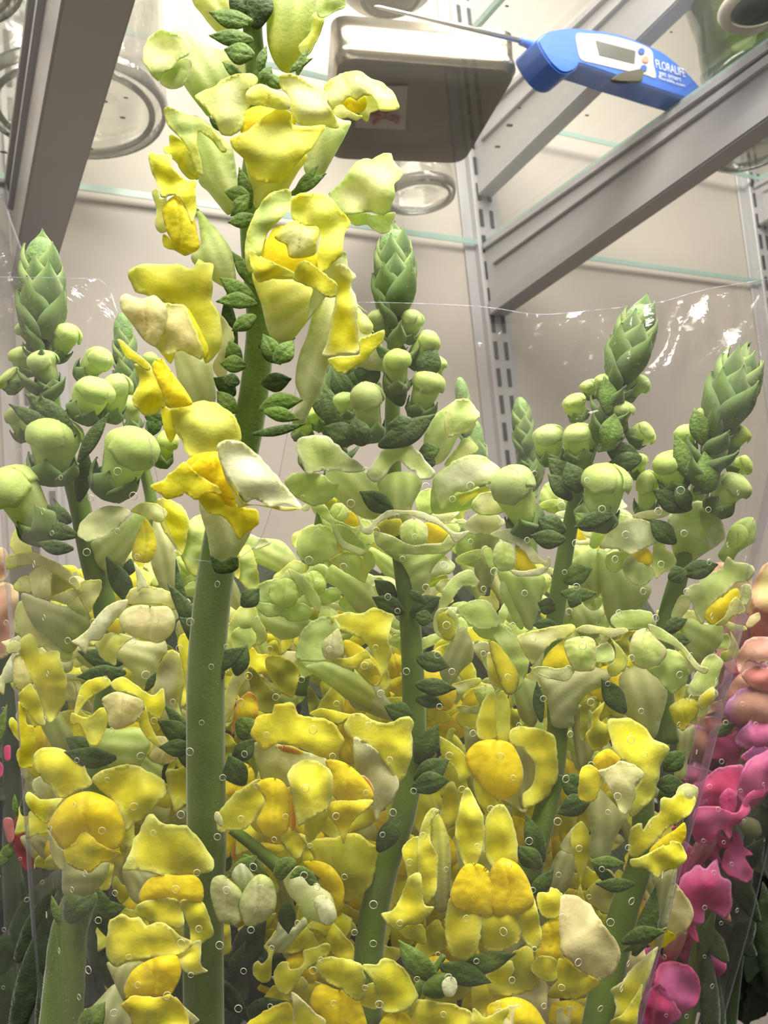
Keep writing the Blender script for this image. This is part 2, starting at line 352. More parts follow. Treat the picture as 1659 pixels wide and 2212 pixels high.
def tri_patch(outline, n_target=190):
    A = abs(area2(outline)); g = max(3.0, min(14.0, math.sqrt(A/n_target*1.15)))
    bd = catmull(outline, g)
    # ragged little irregularity of the rim
    cx = sum(p[0] for p in bd)/len(bd); cy = sum(p[1] for p in bd)/len(bd)
    xs = [p[0] for p in bd]; ys = [p[1] for p in bd]
    B = np.array(bd); B2 = np.roll(B, -1, axis=0)
    cand = []; j = 0; y = min(ys)+g*.5
    while y < max(ys):
        x = min(xs)+(g*.5 if j % 2 else 0)
        while x < max(xs): cand.append((x, y)); x += g
        y += g*.866; j += 1
    cand = np.array(cand)
    d = B2-B; L2 = (d**2).sum(1)+1e-9
    rel = cand[:, None, :]-B[None]
    t = np.clip((rel*d[None]).sum(2)/L2, 0, 1)
    dist = np.sqrt(((rel-t[..., None]*d[None])**2).sum(2)).min(1)
    yy = cand[:, 1][:, None]; xx = cand[:, 0][:, None]
    c = (B[:, 1][None] > yy) != (B2[:, 1][None] > yy)
    with np.errstate(divide='ignore', invalid='ignore'):
        xi = (B2[:, 0]-B[:, 0])[None]*(yy-B[:, 1][None])/(B2[:, 1]-B[:, 1])[None]+B[:, 0][None]
    inside = (np.where(c, xx < xi, False).sum(1) % 2) == 1
    it = cand[inside & (dist > g*.45)]
    V = [Vector(p) for p in bd]+[Vector(p) for p in it]
    nb = len(bd)
    r = delaunay_2d_cdt(V, [(i, (i+1) % nb) for i in range(nb)], [], 1, 1e-4, True)
    vs, es, fs, ov = r[0], r[1], r[2], r[3]
    v = np.array([tuple(p) for p in vs]); n = len(v)
    isb = np.zeros(n, bool)
    for i, o in enumerate(ov):
        if any(k < nb for k in o): isb[i] = True
    fa = np.array([tuple(f) for f in fs]); cg = v[fa].mean(1)      # keep the triangles that lie inside the outline
    with np.errstate(divide='ignore', invalid='ignore'):
        cr = (B[:, 1][None] > cg[:, 1][:, None]) != (B2[:, 1][None] > cg[:, 1][:, None])
        xi = (B2[:, 0]-B[:, 0])[None]*(cg[:, 1][:, None]-B[:, 1][None])/(B2[:, 1]-B[:, 1])[None]+B[:, 0][None]
    fa = fa[(np.where(cr, cg[:, 0][:, None] < xi, False).sum(1) % 2) == 1]
    if not len(fa): raise ValueError('empty patch')
    keep = np.unique(fa); rem = -np.ones(n, int); rem[keep] = np.arange(len(keep))
    fa = rem[fa]; v = v[keep]; isb = isb[keep]; n = len(v); fs = [tuple(int(q) for q in f) for f in fa]
    es = set()
    for f in fs:
        for a, b in ((f[0], f[1]), (f[1], f[2]), (f[2], f[0])): es.add((min(a, b), max(a, b)))
    M = np.zeros((n, n))
    for a, b in es: M[a, b] = M[b, a] = 1
    deg = np.maximum(M.sum(1), 1)
    K = np.eye(n)-M/deg[:, None]; rhs = np.full(n, g*g/2.0)
    K[isb] = 0; K[isb, isb] = 1; rhs[isb] = 0
    u = np.clip(np.linalg.solve(K+np.eye(n)*1e-9, rhs), 0, None)
    return v, [tuple(f) for f in fs], u, isb, nb
def mix(a, b, t): return a*(1-t)+b*t
def jit(c, a=.05):
    k = 1+rng.uniform(-a, a); return np.array([min(1, c[0]*k), min(1, c[1]*k*(1+rng.uniform(-a*.4, a*.4))), c[2]*(1+rng.uniform(-a*2, a*2))])
NP = {'t': 'flower', 'u': 'upper_petal', 'l': 'lower_petal', 'p': 'palate', 'h': 'throat', 's': 'sepal', 'm': 'stamen', 'b': 'bud', 'f': 'leaf'}
def piece(kind, cols, D, dz, outline, ctr=None, name=None, mat=None, k=None, n=None):
    """one petal, palate, tube, sepal... as a curved 3-D surface at its own distance"""
    if kind in 'ul' and len(outline) > 4:
        A0_ = math.sqrt(abs(area2(outline))); q0 = catmull(outline, max(5.0, A0_/14)); sd0 = rng.uniform(0, 99); rag_ = rng.choice((7, 9, 11, 13)); m_ = np.mean(q0, axis=0)
        outline = []
        for p_ in q0:
            d_ = np.array(p_)-m_; d_ = d_/(np.linalg.norm(d_)+1e-6)
            h_ = A0_*.018*math.sin(math.atan2(d_[1], d_[0])*rag_+sd0)*(.4+noise.noise(Vector((d_[0]*1.5, d_[1]*1.5, sd0))))+noise.noise(Vector((p_[0]/(A0_*.16), p_[1]/(A0_*.16), sd0)))*A0_*.030+noise.noise(Vector((p_[0]/6.0, p_[1]/6.0, sd0)))*A0_*.010
            outline.append(tuple(np.array(p_)+d_*h_))
    if kind == 't': dz -= 3.5
    if kind == 'h': dz += 2.0
    v, fs, u, isb, nb = tri_patch(outline, n or (300 if kind in 'ulpt' else 120))
    um = u.max()+1e-9; R = math.sqrt(um); un = u/um
    sd = rng.uniform(0, 100)
    c1 = jit(COL[cols[0]]); c2 = jit(COL[cols[-1]])
    px = v.copy(); pc = px.mean(0)
    if ctr is None: ctr = pc
    z = np.zeros(len(v))
    ws = max(42.0, R*1.7)
    nz = np.array([noise.noise(Vector((p[0]/ws, p[1]/ws, sd))) for p in px])
    nz2 = np.array([noise.noise(Vector((p[0]/15.0, p[1]/15.0, sd+9))) for p in px])
    if kind in 'tb':
        z = np.sqrt(u)*(k or .85) + nz*R*.10*np.sqrt(un)
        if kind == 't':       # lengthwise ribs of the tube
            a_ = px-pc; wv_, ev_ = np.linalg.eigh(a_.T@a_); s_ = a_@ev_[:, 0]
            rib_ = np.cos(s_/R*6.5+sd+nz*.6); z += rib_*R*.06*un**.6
        else:
            z += np.abs(nz2)*R*.16*un
    elif kind == 'p':
        z = R*un**.8*(k or .5)+nz*R*.42*un**.5-np.abs(nz2)*R*.09*un**.3
        z -= np.exp(-((px[:, 0]-pc[0]+nz*R*.3)/(R*.10))**2)*R*.20*un**.3
        z += np.cos(np.arctan2(px[:, 1]-pc[1]+R, px[:, 0]-pc[0])*13+sd)*R*.03*(1-un)
    elif kind in 'hm':
        z = u/R*(k or .3)
    elif kind in 'sf':
        a = px-pc; cov = a.T@a; wv, ev = np.linalg.eigh(cov); s = a@ev[:, 0]
        z = un*R*(k or .30)-np.exp(-(s/(R*.12+1e-6))**2)*R*.14 + nz*R*.22
        z -= ((a@ev[:, 1])/ (abs(a@ev[:, 1]).max()+1e-6))**2*R*.35
    else:                     # free petal: dome, folds that run out from the flower's middle, ruffled rim
        th = np.arctan2(px[:, 1]-ctr[1], px[:, 0]-ctr[0]); rr = np.hypot(px[:, 0]-ctr[0], px[:, 1]-ctr[1])
        rn = rr/(rr.max()+1e-6)
        z = (k if k is not None else .20)*R*un**1.3 + nz*R*.66 + nz2*R*.018
        z += np.cos(th*4+sd+nz*1.5)*R*.20*rn**2+np.cos(th*13+sd*2+nz*2)*R*.014*rn
        z += R*.07*np.exp(-un*16)*(.5+.5*np.cos(th*5+sd*3))
        z -= (rr/(rr.max()+1e-6))**2*R*.45
    S = D/FPX
    dd = D - dz*.001 - z*S
    w3 = np.array([P(px[i, 0], px[i, 1], dd[i]) for i in range(len(px))])
    e = (1-un)
    if kind == 't':
        yy = (px[:, 1]-px[:, 1].min())/(np.ptp(px[:, 1])+1e-6); f = np.clip(yy*1.25-.1, 0, 1)
    elif kind == 'b':
        yy = (px[:, 1]-px[:, 1].min())/(np.ptp(px[:, 1])+1e-6); f = np.clip(yy*1.1, 0, 1)**1.3
    elif kind in 'sf': f = e**4
    else: f = np.clip(e**2.2+nz*.35, 0, 1)
    cc = c1[None]*(1-f[:, None])+c2[None]*f[:, None]
    if kind in 'ul': cc = cc*(1-(.09*(.5+.5*np.cos(th*14+sd+nz*5))*rn**.5)[:, None]*np.array([1.0, .7, 1.3])[None])
    if kind in 'ul': cc = np.clip(cc+np.array([.10, .10, .13])[None]*(e**9)[:, None], 0, .95)  # highlight of the curled rim put into the petal colour
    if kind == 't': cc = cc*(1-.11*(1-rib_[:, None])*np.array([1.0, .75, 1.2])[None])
    faces = [tuple(reversed(t)) for t in fs]
    closed = kind in 'tpb'
    mat = mat or (MG if kind in 'sf' else MP)
    if closed:                # rounded body: the back mirrors the front
        n0 = len(w3); idx = {}; back = []; bc = []
        for i in range(n0):
            if isb[i]: idx[i] = i
            else:
                idx[i] = n0+len(back); back.append(P(px[i, 0], px[i, 1], D-dz*.001+z[i]*S*(.8 if kind != 'p' else .35))); bc.append(cc[i])
        faces += [tuple(idx[i] for i in t) for t in fs]
        w3 = np.vstack([w3, np.array(back)]) if back else w3
        cc = np.vstack([cc, np.array(bc)]) if bc else cc
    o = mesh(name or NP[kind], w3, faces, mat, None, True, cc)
    if not closed:
        md = o.modifiers.new('thickness', 'SOLIDIFY'); md.thickness = .00014 if kind in 'ul' else .0004; md.offset = 0
    return o
def leafline(b, t, w):
    b = np.array(b); t = np.array(t); b = b-(t-b)*.22; t = t+(t-b)*.06; w = w*.98; d = t-b; L = np.linalg.norm(d); d = d/L; s = np.array((-d[1], d[0]))
    bend = rng.uniform(-.06, .06)*L
    prof = [(0, .10), (.15, .30), (.38, .48), (.58, .46), (.76, .30), (.90, .12)]
    Lf = [tuple(b+d*L*a+s*(w*p+bend*math.sin(a*math.pi))) for a, p in prof]; Rt = [tuple(b+d*L*a-s*(w*p-bend*math.sin(a*math.pi))) for a, p in prof]
    return Lf+[tuple(t)]+Rt[::-1]
def adopt(o, parent, root):
    o.parent = parent
    if parent is root: o.matrix_parent_inverse = Matrix.Translation(-Vector(root.location))
    else: pass
    return o
def frame(b, t, roll=0):
    ax = (t-b).normalized(); v = (b-Vector(CAM)).normalized(); s = ax.cross(v).normalized(); f = s.cross(ax)
    return ax, s, f*-1 if f.dot(v) > 0 else f   # axis, side, towards the camera
def tube_mesh(name, pts, rads, mat, cols, seg=14, ribs=.05, parent=None, root=None):
    V = []; F = []; CC = []; n = len(pts)
    for i, p in enumerate(pts):
        a = pts[min(i+1, n-1)]-pts[max(i-1, 0)]; a.normalize()
        s = a.cross(Vector((.3, .9, .1))).normalized(); f = a.cross(s)
        for j in range(seg):
            th = 2*math.pi*j/seg; r = rads[i]*(1+ribs*math.cos(4*th+.4)+ribs*.7*noise.noise(Vector((j*.7, i*.35, len(pts)))))
            V.append(p+s*math.cos(th)*r+f*math.sin(th)*r)
            CC.append(cols[i]*(1+.08*math.cos(th*3+i*.2)))
    for i in range(n-1):
        for j in range(seg): F.append((i*seg+j, i*seg+(j+1) % seg, (i+1)*seg+(j+1) % seg, (i+1)*seg+j))
    F.append(tuple(range(seg))[::-1]); F.append(tuple((n-1)*seg+j for j in range(seg)))
    return mesh(name, V, F, mat, None, True, CC)
def spline(pts, n):
    out = []; m = len(pts)
    for k in range(n):
        x = k/(n-1)*(m-1); i = min(int(x), m-2); t = x-i
        q = [np.array(pts[max(0, min(m-1, i+j))], float) for j in (-1, 0, 1, 2)]
        out.append(.5*((2*q[1])+(-q[0]+q[2])*t+(2*q[0]-5*q[1]+4*q[2]-q[3])*t*t+(-q[0]+3*q[1]-3*q[2]+q[3])*t**3))
    return out
BR = {}
def bract_data(style):
    """an ovate pointed bract, base at the origin, tip along +Y, cupped; unit long"""
    if style in BR: return BR[style]
    nu, nv = 9, 7; V = []; F = []; CC = []
    a, b = (COL['M'], COL['H']) if style == 'tip' else (np.array(COL['G'])*1.2, COL['M']) if style == 'mid' else (COL['G'], COL['S'])
    for i in range(nu):
        t = i/(nu-1); wd = .46*math.sin(math.pi*min(1, t*.86+.14))**.8*(1-t**3)+.012
        for j in range(nv):
            s = j/(nv-1)*2-1
            V.append((s*wd, t, .16*math.sin(t*math.pi*.9)-.34*s*s*wd*1.4-.03*(1-abs(s))**4+.015*math.sin(t*9+s*3)))
            e = abs(s)**3; CC.append(np.array(a)*(1-e)+np.array(b)*e)
    for i in range(nu-1):
        for j in range(nv-1): F.append((i*nv+j, i*nv+j+1, (i+1)*nv+j+1, (i+1)*nv+j))
    me = bpy.data.meshes.new('bract'); me.from_pydata(V, [], F); me.update(); me.polygons.foreach_set('use_smooth', [True]*len(me.polygons))
    me.materials.append(MG); at = me.color_attributes.new('col', 'FLOAT_COLOR', 'POINT')
    at.data.foreach_set('color', np.hstack([np.array(CC), np.ones((len(CC), 1))]).ravel())
    BR[style] = me; return me
def put_bract(style, base, up, outw, L, W, parent, root, name='bract'):
    """base point, growth direction, outward normal"""
    y = up.normalized(); z = (outw-y*outw.dot(y)).normalized(); x = y.cross(z)
    M = Matrix(((x.x*W, y.x*L, z.x*L, base.x), (x.y*W, y.y*L, z.y*L, base.y), (x.z*W, y.z*L, z.z*L, base.z), (0, 0, 0, 1)))
    o = bpy.data.objects.new(name, bract_data(style)); C.objects.link(o)
    adopt(o, parent, root)
    if parent is root: o.matrix_basis = M
    else: o.matrix_basis = M
    md = o.modifiers.new('thickness', 'SOLIDIFY'); md.thickness = .03; md.offset = -1
    return o
def rev_body(name, b, t, prof, mat, c0, c1, seg=16, lump=.1, flat=1.0, fold=True):
    """closed organic body round the axis b-t; prof = [(along, radius/length)]"""
    ax, s, f = frame(b, t); L = (t-b).length; V = []; F = []; CC = []; sd = rng.uniform(0, 50); n = len(prof)
    for i, (a, r) in enumerate(prof):
        for j in range(seg):
            th = 2*math.pi*j/seg
            q = Vector((math.cos(th)*1.3, math.sin(th)*1.3, a*2.2+sd))
            rr = r*L*(1+lump*noise.noise(q)*2)
            if fold: rr *= (1-.16*math.exp(-((math.sin(th)-(.45-a*.5))/.15)**2)*min(1, max(0, (a-.3)*3)))*(1-.10*math.exp(-((math.cos(th+sd)-.1)/.13)**2)*max(0, a-.55)*2)
            V.append(b+ax*a*L+s*math.cos(th)*rr+f*math.sin(th)*rr*flat)
            k = max(0, min(1, a*1.5-.25)); CC.append(np.array(c0)*(1-k)+np.array(c1)*k)
    for i in range(n-1):
        for j in range(seg): F.append((i*seg+j, i*seg+(j+1) % seg, (i+1)*seg+(j+1) % seg, (i+1)*seg+j))
    F.append(tuple(range(seg))[::-1]); F.append(tuple((n-1)*seg+j for j in range(seg)))
    o = mesh(name, V, F, mat, None, True, CC)
    md = o.modifiers.new('round', 'SUBSURF'); md.levels = 1; md.render_levels = 1
    return o
def bud(root, D, b, t, w, cols='gp', cal=.42, lean=.25):
    """closed bud with its cup of five sepals; w = width in pixels"""
    S = D/FPX; B = P(b[0], b[1], D+.004); Lp = math.hypot(t[0]-b[0], t[1]-b[1]); T = P(t[0], t[1], D+.004-Lp*S*lean)
    r = w*S*.5; L = (T-B).length; q = r/L
    prof = [(0, q*.30), (.08, q*.55), (.25, q*.72), (.42, q*.84), (.54, q*.90), (.62, q*.97), (.72, q*1.02), (.83, q*.98), (.92, q*.76), (.975, q*.42), (1.0, q*.12)]
    c0 = jit(COL[cols[0]], .08); c1 = jit(COL[cols[1]], .08)
    o = rev_body('bud', B, T, prof, MP, c0*np.array((.82, .86, .75)), c1*1.08, 20, .16)
    adopt(o, root, root)
    ax, s, f = frame(B, T); a0 = rng.uniform(0, 6)
    pa_ = [p_[0] for p_ in prof]; pr_ = [p_[1] for p_ in prof]
    for k in range(2):        # folded petal tips wrapped over the end of the bud
        th0 = rng.uniform(.2, 1.0)+k*1.9; span = rng.uniform(1.5, 2.3); V = []; F = []; CC = []; na, nt = 8, 12; sd = rng.uniform(0, 50)
        for i in range(nt):
            u_ = i/(nt-1); th = th0+u_*span; lo = (.52 if k == 0 else .60)+.10*abs(u_-.5)*2+.05*noise.noise(Vector((u_*5, sd, 0)))
            for j in range(na):
                a_ = lo+(1.0-lo)*j/(na-1); rr = (np.interp(a_, pa_, pr_)*1.03+.012+.02*(1-j/(na-1))+.015*noise.noise(Vector((u_*3, a_*6, sd))))*L
                V.append(B+ax*(a_*L+.01*L)+s*math.cos(th)*rr+f*math.sin(th)*rr)
                CC.append(c1*(1.0+.10*(1-j/(na-1))**3))
        for i in range(nt-1):
            for j in range(na-1): F.append((i*na+j, (i+1)*na+j, (i+1)*na+j+1, i*na+j+1))
        fo = mesh('petal_fold', V, F, MP, None, True, np.clip(CC, 0, .95)); adopt(fo, o, root)
        md = fo.modifiers.new('thickness', 'SOLIDIFY'); md.thickness = .0003; md.offset = -1
    for k in range(5):
        th = a0+2*math.pi*k/5; out = s*math.cos(th)+f*math.sin(th)
        base = B-ax*L*.03+out*r*.45
        up = ax+out*.16*rng.uniform(.5, 1.6)
        cl = L*cal*rng.uniform(.85, 1.2)
        put_bract('mid', base+out*r*.22, up, out, max(cl, r*1.1), r*1.7, o, root, 'sepal')
    return o
def tip(root, D, b, t, w, n=30, style='tip'):
    n = int(n*.68)
    """the closed growing tip: a core bud sheathed by spiralling bracts"""
    B = P(b[0], b[1], D); T = P(t[0], t[1], D); S = D/FPX; L = (T-B).length; R = w*S*.5
    ax, s, f = frame(B, T)
    o = rev_body('tip_bud', B, T, [(0, R/L*.3), (.3, R/L*.42), (.6, R/L*.62), (.8, R/L*.66), (.93, R/L*.40), (.985, R/L*.12)], MG, COL['G'], COL['M'], 12, .08, 1, False)
    adopt(o, root, root)
    for i in range(n):
        q = i/(n-1); a = q**.9*.70-.04; th = i*2.399+rng.uniform(-.2, .2)
        out = s*math.cos(th)+f*math.sin(th)
        rr = R*(.42+.15*math.sin(q*math.pi))*(1 if q < .7 else 1-.6*(q-.7)/.3)
        open_ = .22*(1-q)+.0
        bl = R*(1.9-.5*q)*rng.uniform(.9, 1.12)
        base = B+ax*(a*L)+out*rr*.75
        st = 'mid' if q < .3 else 'tip'
        put_bract(st, base, ax+out*(open_ if q < .8 else -.15), out, bl, R*1.55*(1-.25*q)*rng.uniform(.85, 1.1), root, root)
def skirt(root, D, b, t, w, n=20):
    """the leafier bracts that clothe the stem below a growing tip"""
    B = P(b[0], b[1], D); T = P(t[0], t[1], D); S = D/FPX; L = (T-B).length; R = w*S*.5; ax, s, f = frame(B, T)
    for i in range(n):
        q = i/(n-1); th = i*2.399+rng.uniform(-.3, .3); out = s*math.cos(th)+f*math.sin(th)
        base = B+ax*(L*(.12-q*.95))+out*R*.16
        bl = R*(1.05+.25*q)*rng.uniform(.85, 1.1)
        put_bract('mid', base, ax+out*(.45+.35*q), out, bl, R*(.78+.1*q)*rng.uniform(.85, 1.1), root, root)
def stem(root, D0, pts, w0, w1, col='S', D1=None, name='stem', col2=None):
    D1 = D0 if D1 is None else D1
    m = 34; q = spline(pts, m); P3 = []; R = []; CC = []
    for i, p in enumerate(q):
        f = i/(m-1); D = D0+(D1-D0)*f; P3.append(P(p[0], p[1], D)); R.append((w0+(w1-w0)*f)*.5*D/FPX)
        CC.append(mix(np.array(COL[col]), np.array(COL[col2 or col]), f))
    o = tube_mesh(name, P3, R, MS, CC)
    return adopt(o, root, root)
th = empty('digital_thermometer', A0, 'blue digital food thermometer with steel probe resting on the glass shelf', 'thermometer')
body = faceprism('case', zw_pts('300,165 400,125 520,112 650,125 800,145 950,180 1100,240 1250,310 1400,430 1500,530 1600,668 1530,712 1400,672 1250,625 1090,572 900,512 740,455 600,410 540,400 400,330'), .0008, .024, M_blue, .0012)
headp = faceprism('hinge_head', zw_pts('235,205 290,155 350,140 430,130 520,150 560,250 570,400 530,460 480,482 420,472 350,412 290,330 250,260'), -.0006, .030, M_blue, .0015)
lab = faceprism('display_label', zw_pts('548,165 640,160 800,172 1000,222 1155,292 1175,400 1195,520 1100,492 900,450 700,402 590,372 560,290'), .0002, .002, M_lab, .0)
lcd = faceprism('display', zw_pts('705,215 1030,302 1020,405 735,335'), -.0002, .002, M_lcd, 0, False)
parts = [body, headp, lab, lcd]
for x, y, m in ((1080, 302, M_blue2), (1112, 370, M_org), (1098, 440, M_blue2)):
    parts.append(faceprism('button', zw_pts(' '.join('%f,%f' % (x+27*math.cos(t*math.pi/4), y+27*math.sin(t*math.pi/4)) for t in range(8))), -.0008, .002, m, .0002))
# probe
pa = onface(1140, 92, .012); pb = onface(808, 13, .012)
def rod(name, a, b, r0, r1, mat, seg=14):
    d = (b-a).normalized(); s = d.cross(Vector((0, 0, 1))).normalized(); f = d.cross(s); V = []; F = []
    st = [(0, r0), (.5, r0*.95), (.80, r1), (.97, r1), (1, r1*.3)]
    for t, r in st:
        for j in range(seg): V.append(a+(b-a)*t+s*math.cos(2*math.pi*j/seg)*r+f*math.sin(2*math.pi*j/seg)*r)
    n = len(st)
    for i in range(n-1):
        for j in range(seg): F.append((i*seg+j, i*seg+(j+1) % seg, (i+1)*seg+(j+1) % seg, (i+1)*seg+j))
    F.append(tuple(range(seg))[::-1]); F.append(tuple((n-1)*seg+j for j in range(seg)))
    return mesh(name, V, F, mat)
parts.append(rod('probe', pa, pb, .0020, .0012, M_chrome))
parts.append(rod('probe_collar', onface(1175, 108, .012), onface(1123, 88, .012), .0042, .0032, M_blue))
root_parts(th, parts)
# lettering
def text(s, px, py, size, mat, wd=None, off=-.0002, name='lettering'):
    cu = bpy.data.curves.new(name, 'FONT'); cu.body = s; cu.size = 1; cu.extrude = .01
    o = bpy.data.objects.new(name, cu); C.objects.link(o)
    dg = bpy.context.evaluated_depsgraph_get(); me = bpy.data.meshes.new_from_object(o.evaluated_get(dg))
    bpy.data.objects.remove(o); me.materials.clear(); me.materials.append(mat)
    xs_ = [v.co.x for v in me.vertices]; w_ = max(xs_)-min(xs_)
    sx = (wd/w_) if wd else size
    p = onface(px, py, off); up = Vector((0, 0, 1))
    dirx = (onface(px+40, py+13, off)-p).normalized(); upv = dirx.cross(nrm).normalized()
    if upv.z < 0: upv = -upv
    M4 = Matrix(((dirx.x*sx, upv.x*size, nrm.x*.01, p.x), (dirx.y*sx, upv.y*size, nrm.y*.01, p.y), (dirx.z*sx, upv.z*size, nrm.z*.01, p.z), (0, 0, 0, 1)))
    me.transform(M4); o = link(name, me); root_parts(th, [o]); return o
pxm = A0.y and (onface(1300, 130)-onface(1301, 130)).length
text('FLORALIFE', 1417, 146, pxm*20, M_txt, pxm*66)
text('get smart', 1424, 161, pxm*12, M_txt, pxm*50)
text('floralife.com', 1423, 170, pxm*8, M_txt, pxm*60)
lf = faceprism('dead_leaf', zw_pts('840,532 900,482 1000,458 1092,450 1085,545 1000,552 900,552'), -.006, .0035, simple('dried_leaf', (.06, .055, .03), .7), .0008)
tag(lf, 'small dark dried leaf stuck on the blue thermometer', 'leaf')
# specks of dried leaf on the upper glass
for k, (px, py, s) in enumerate(((1101, 272, 7), (1075, 318, 6), (1122, 234, 4), (1268, 250, 4), (1450, 70, 3), (1095, 14, 4), (20, 290, 6), (35, 300, 5), (155, 312, 5), (195, 322, 5), (265, 255, 5), (0, 390, 10), (8, 330, 6), (225, 220, 6), (272, 212, 4))):
    p = on(px, py, 2, Z1); d = (p-Vector(CAM)).length; r = s*d/FPX
    bm = bmesh.new(); bmesh.ops.create_icosphere(bm, subdivisions=1, radius=r)
    for v in bm.verts: v.co = Vector((v.co.x*1.3, v.co.y*.8, v.co.z*.15))+p+Vector((0, 0, r*.16))
    me = bpy.data.meshes.new('debris_speck'); bm.to_mesh(me); bm.free(); me.materials.append(M_metb)
    o = link('debris_speck', me); tag(o, 'small dark crumb of dried leaf lying on the glass shelf', 'crumb', 'dark crumbs on the glass shelf')
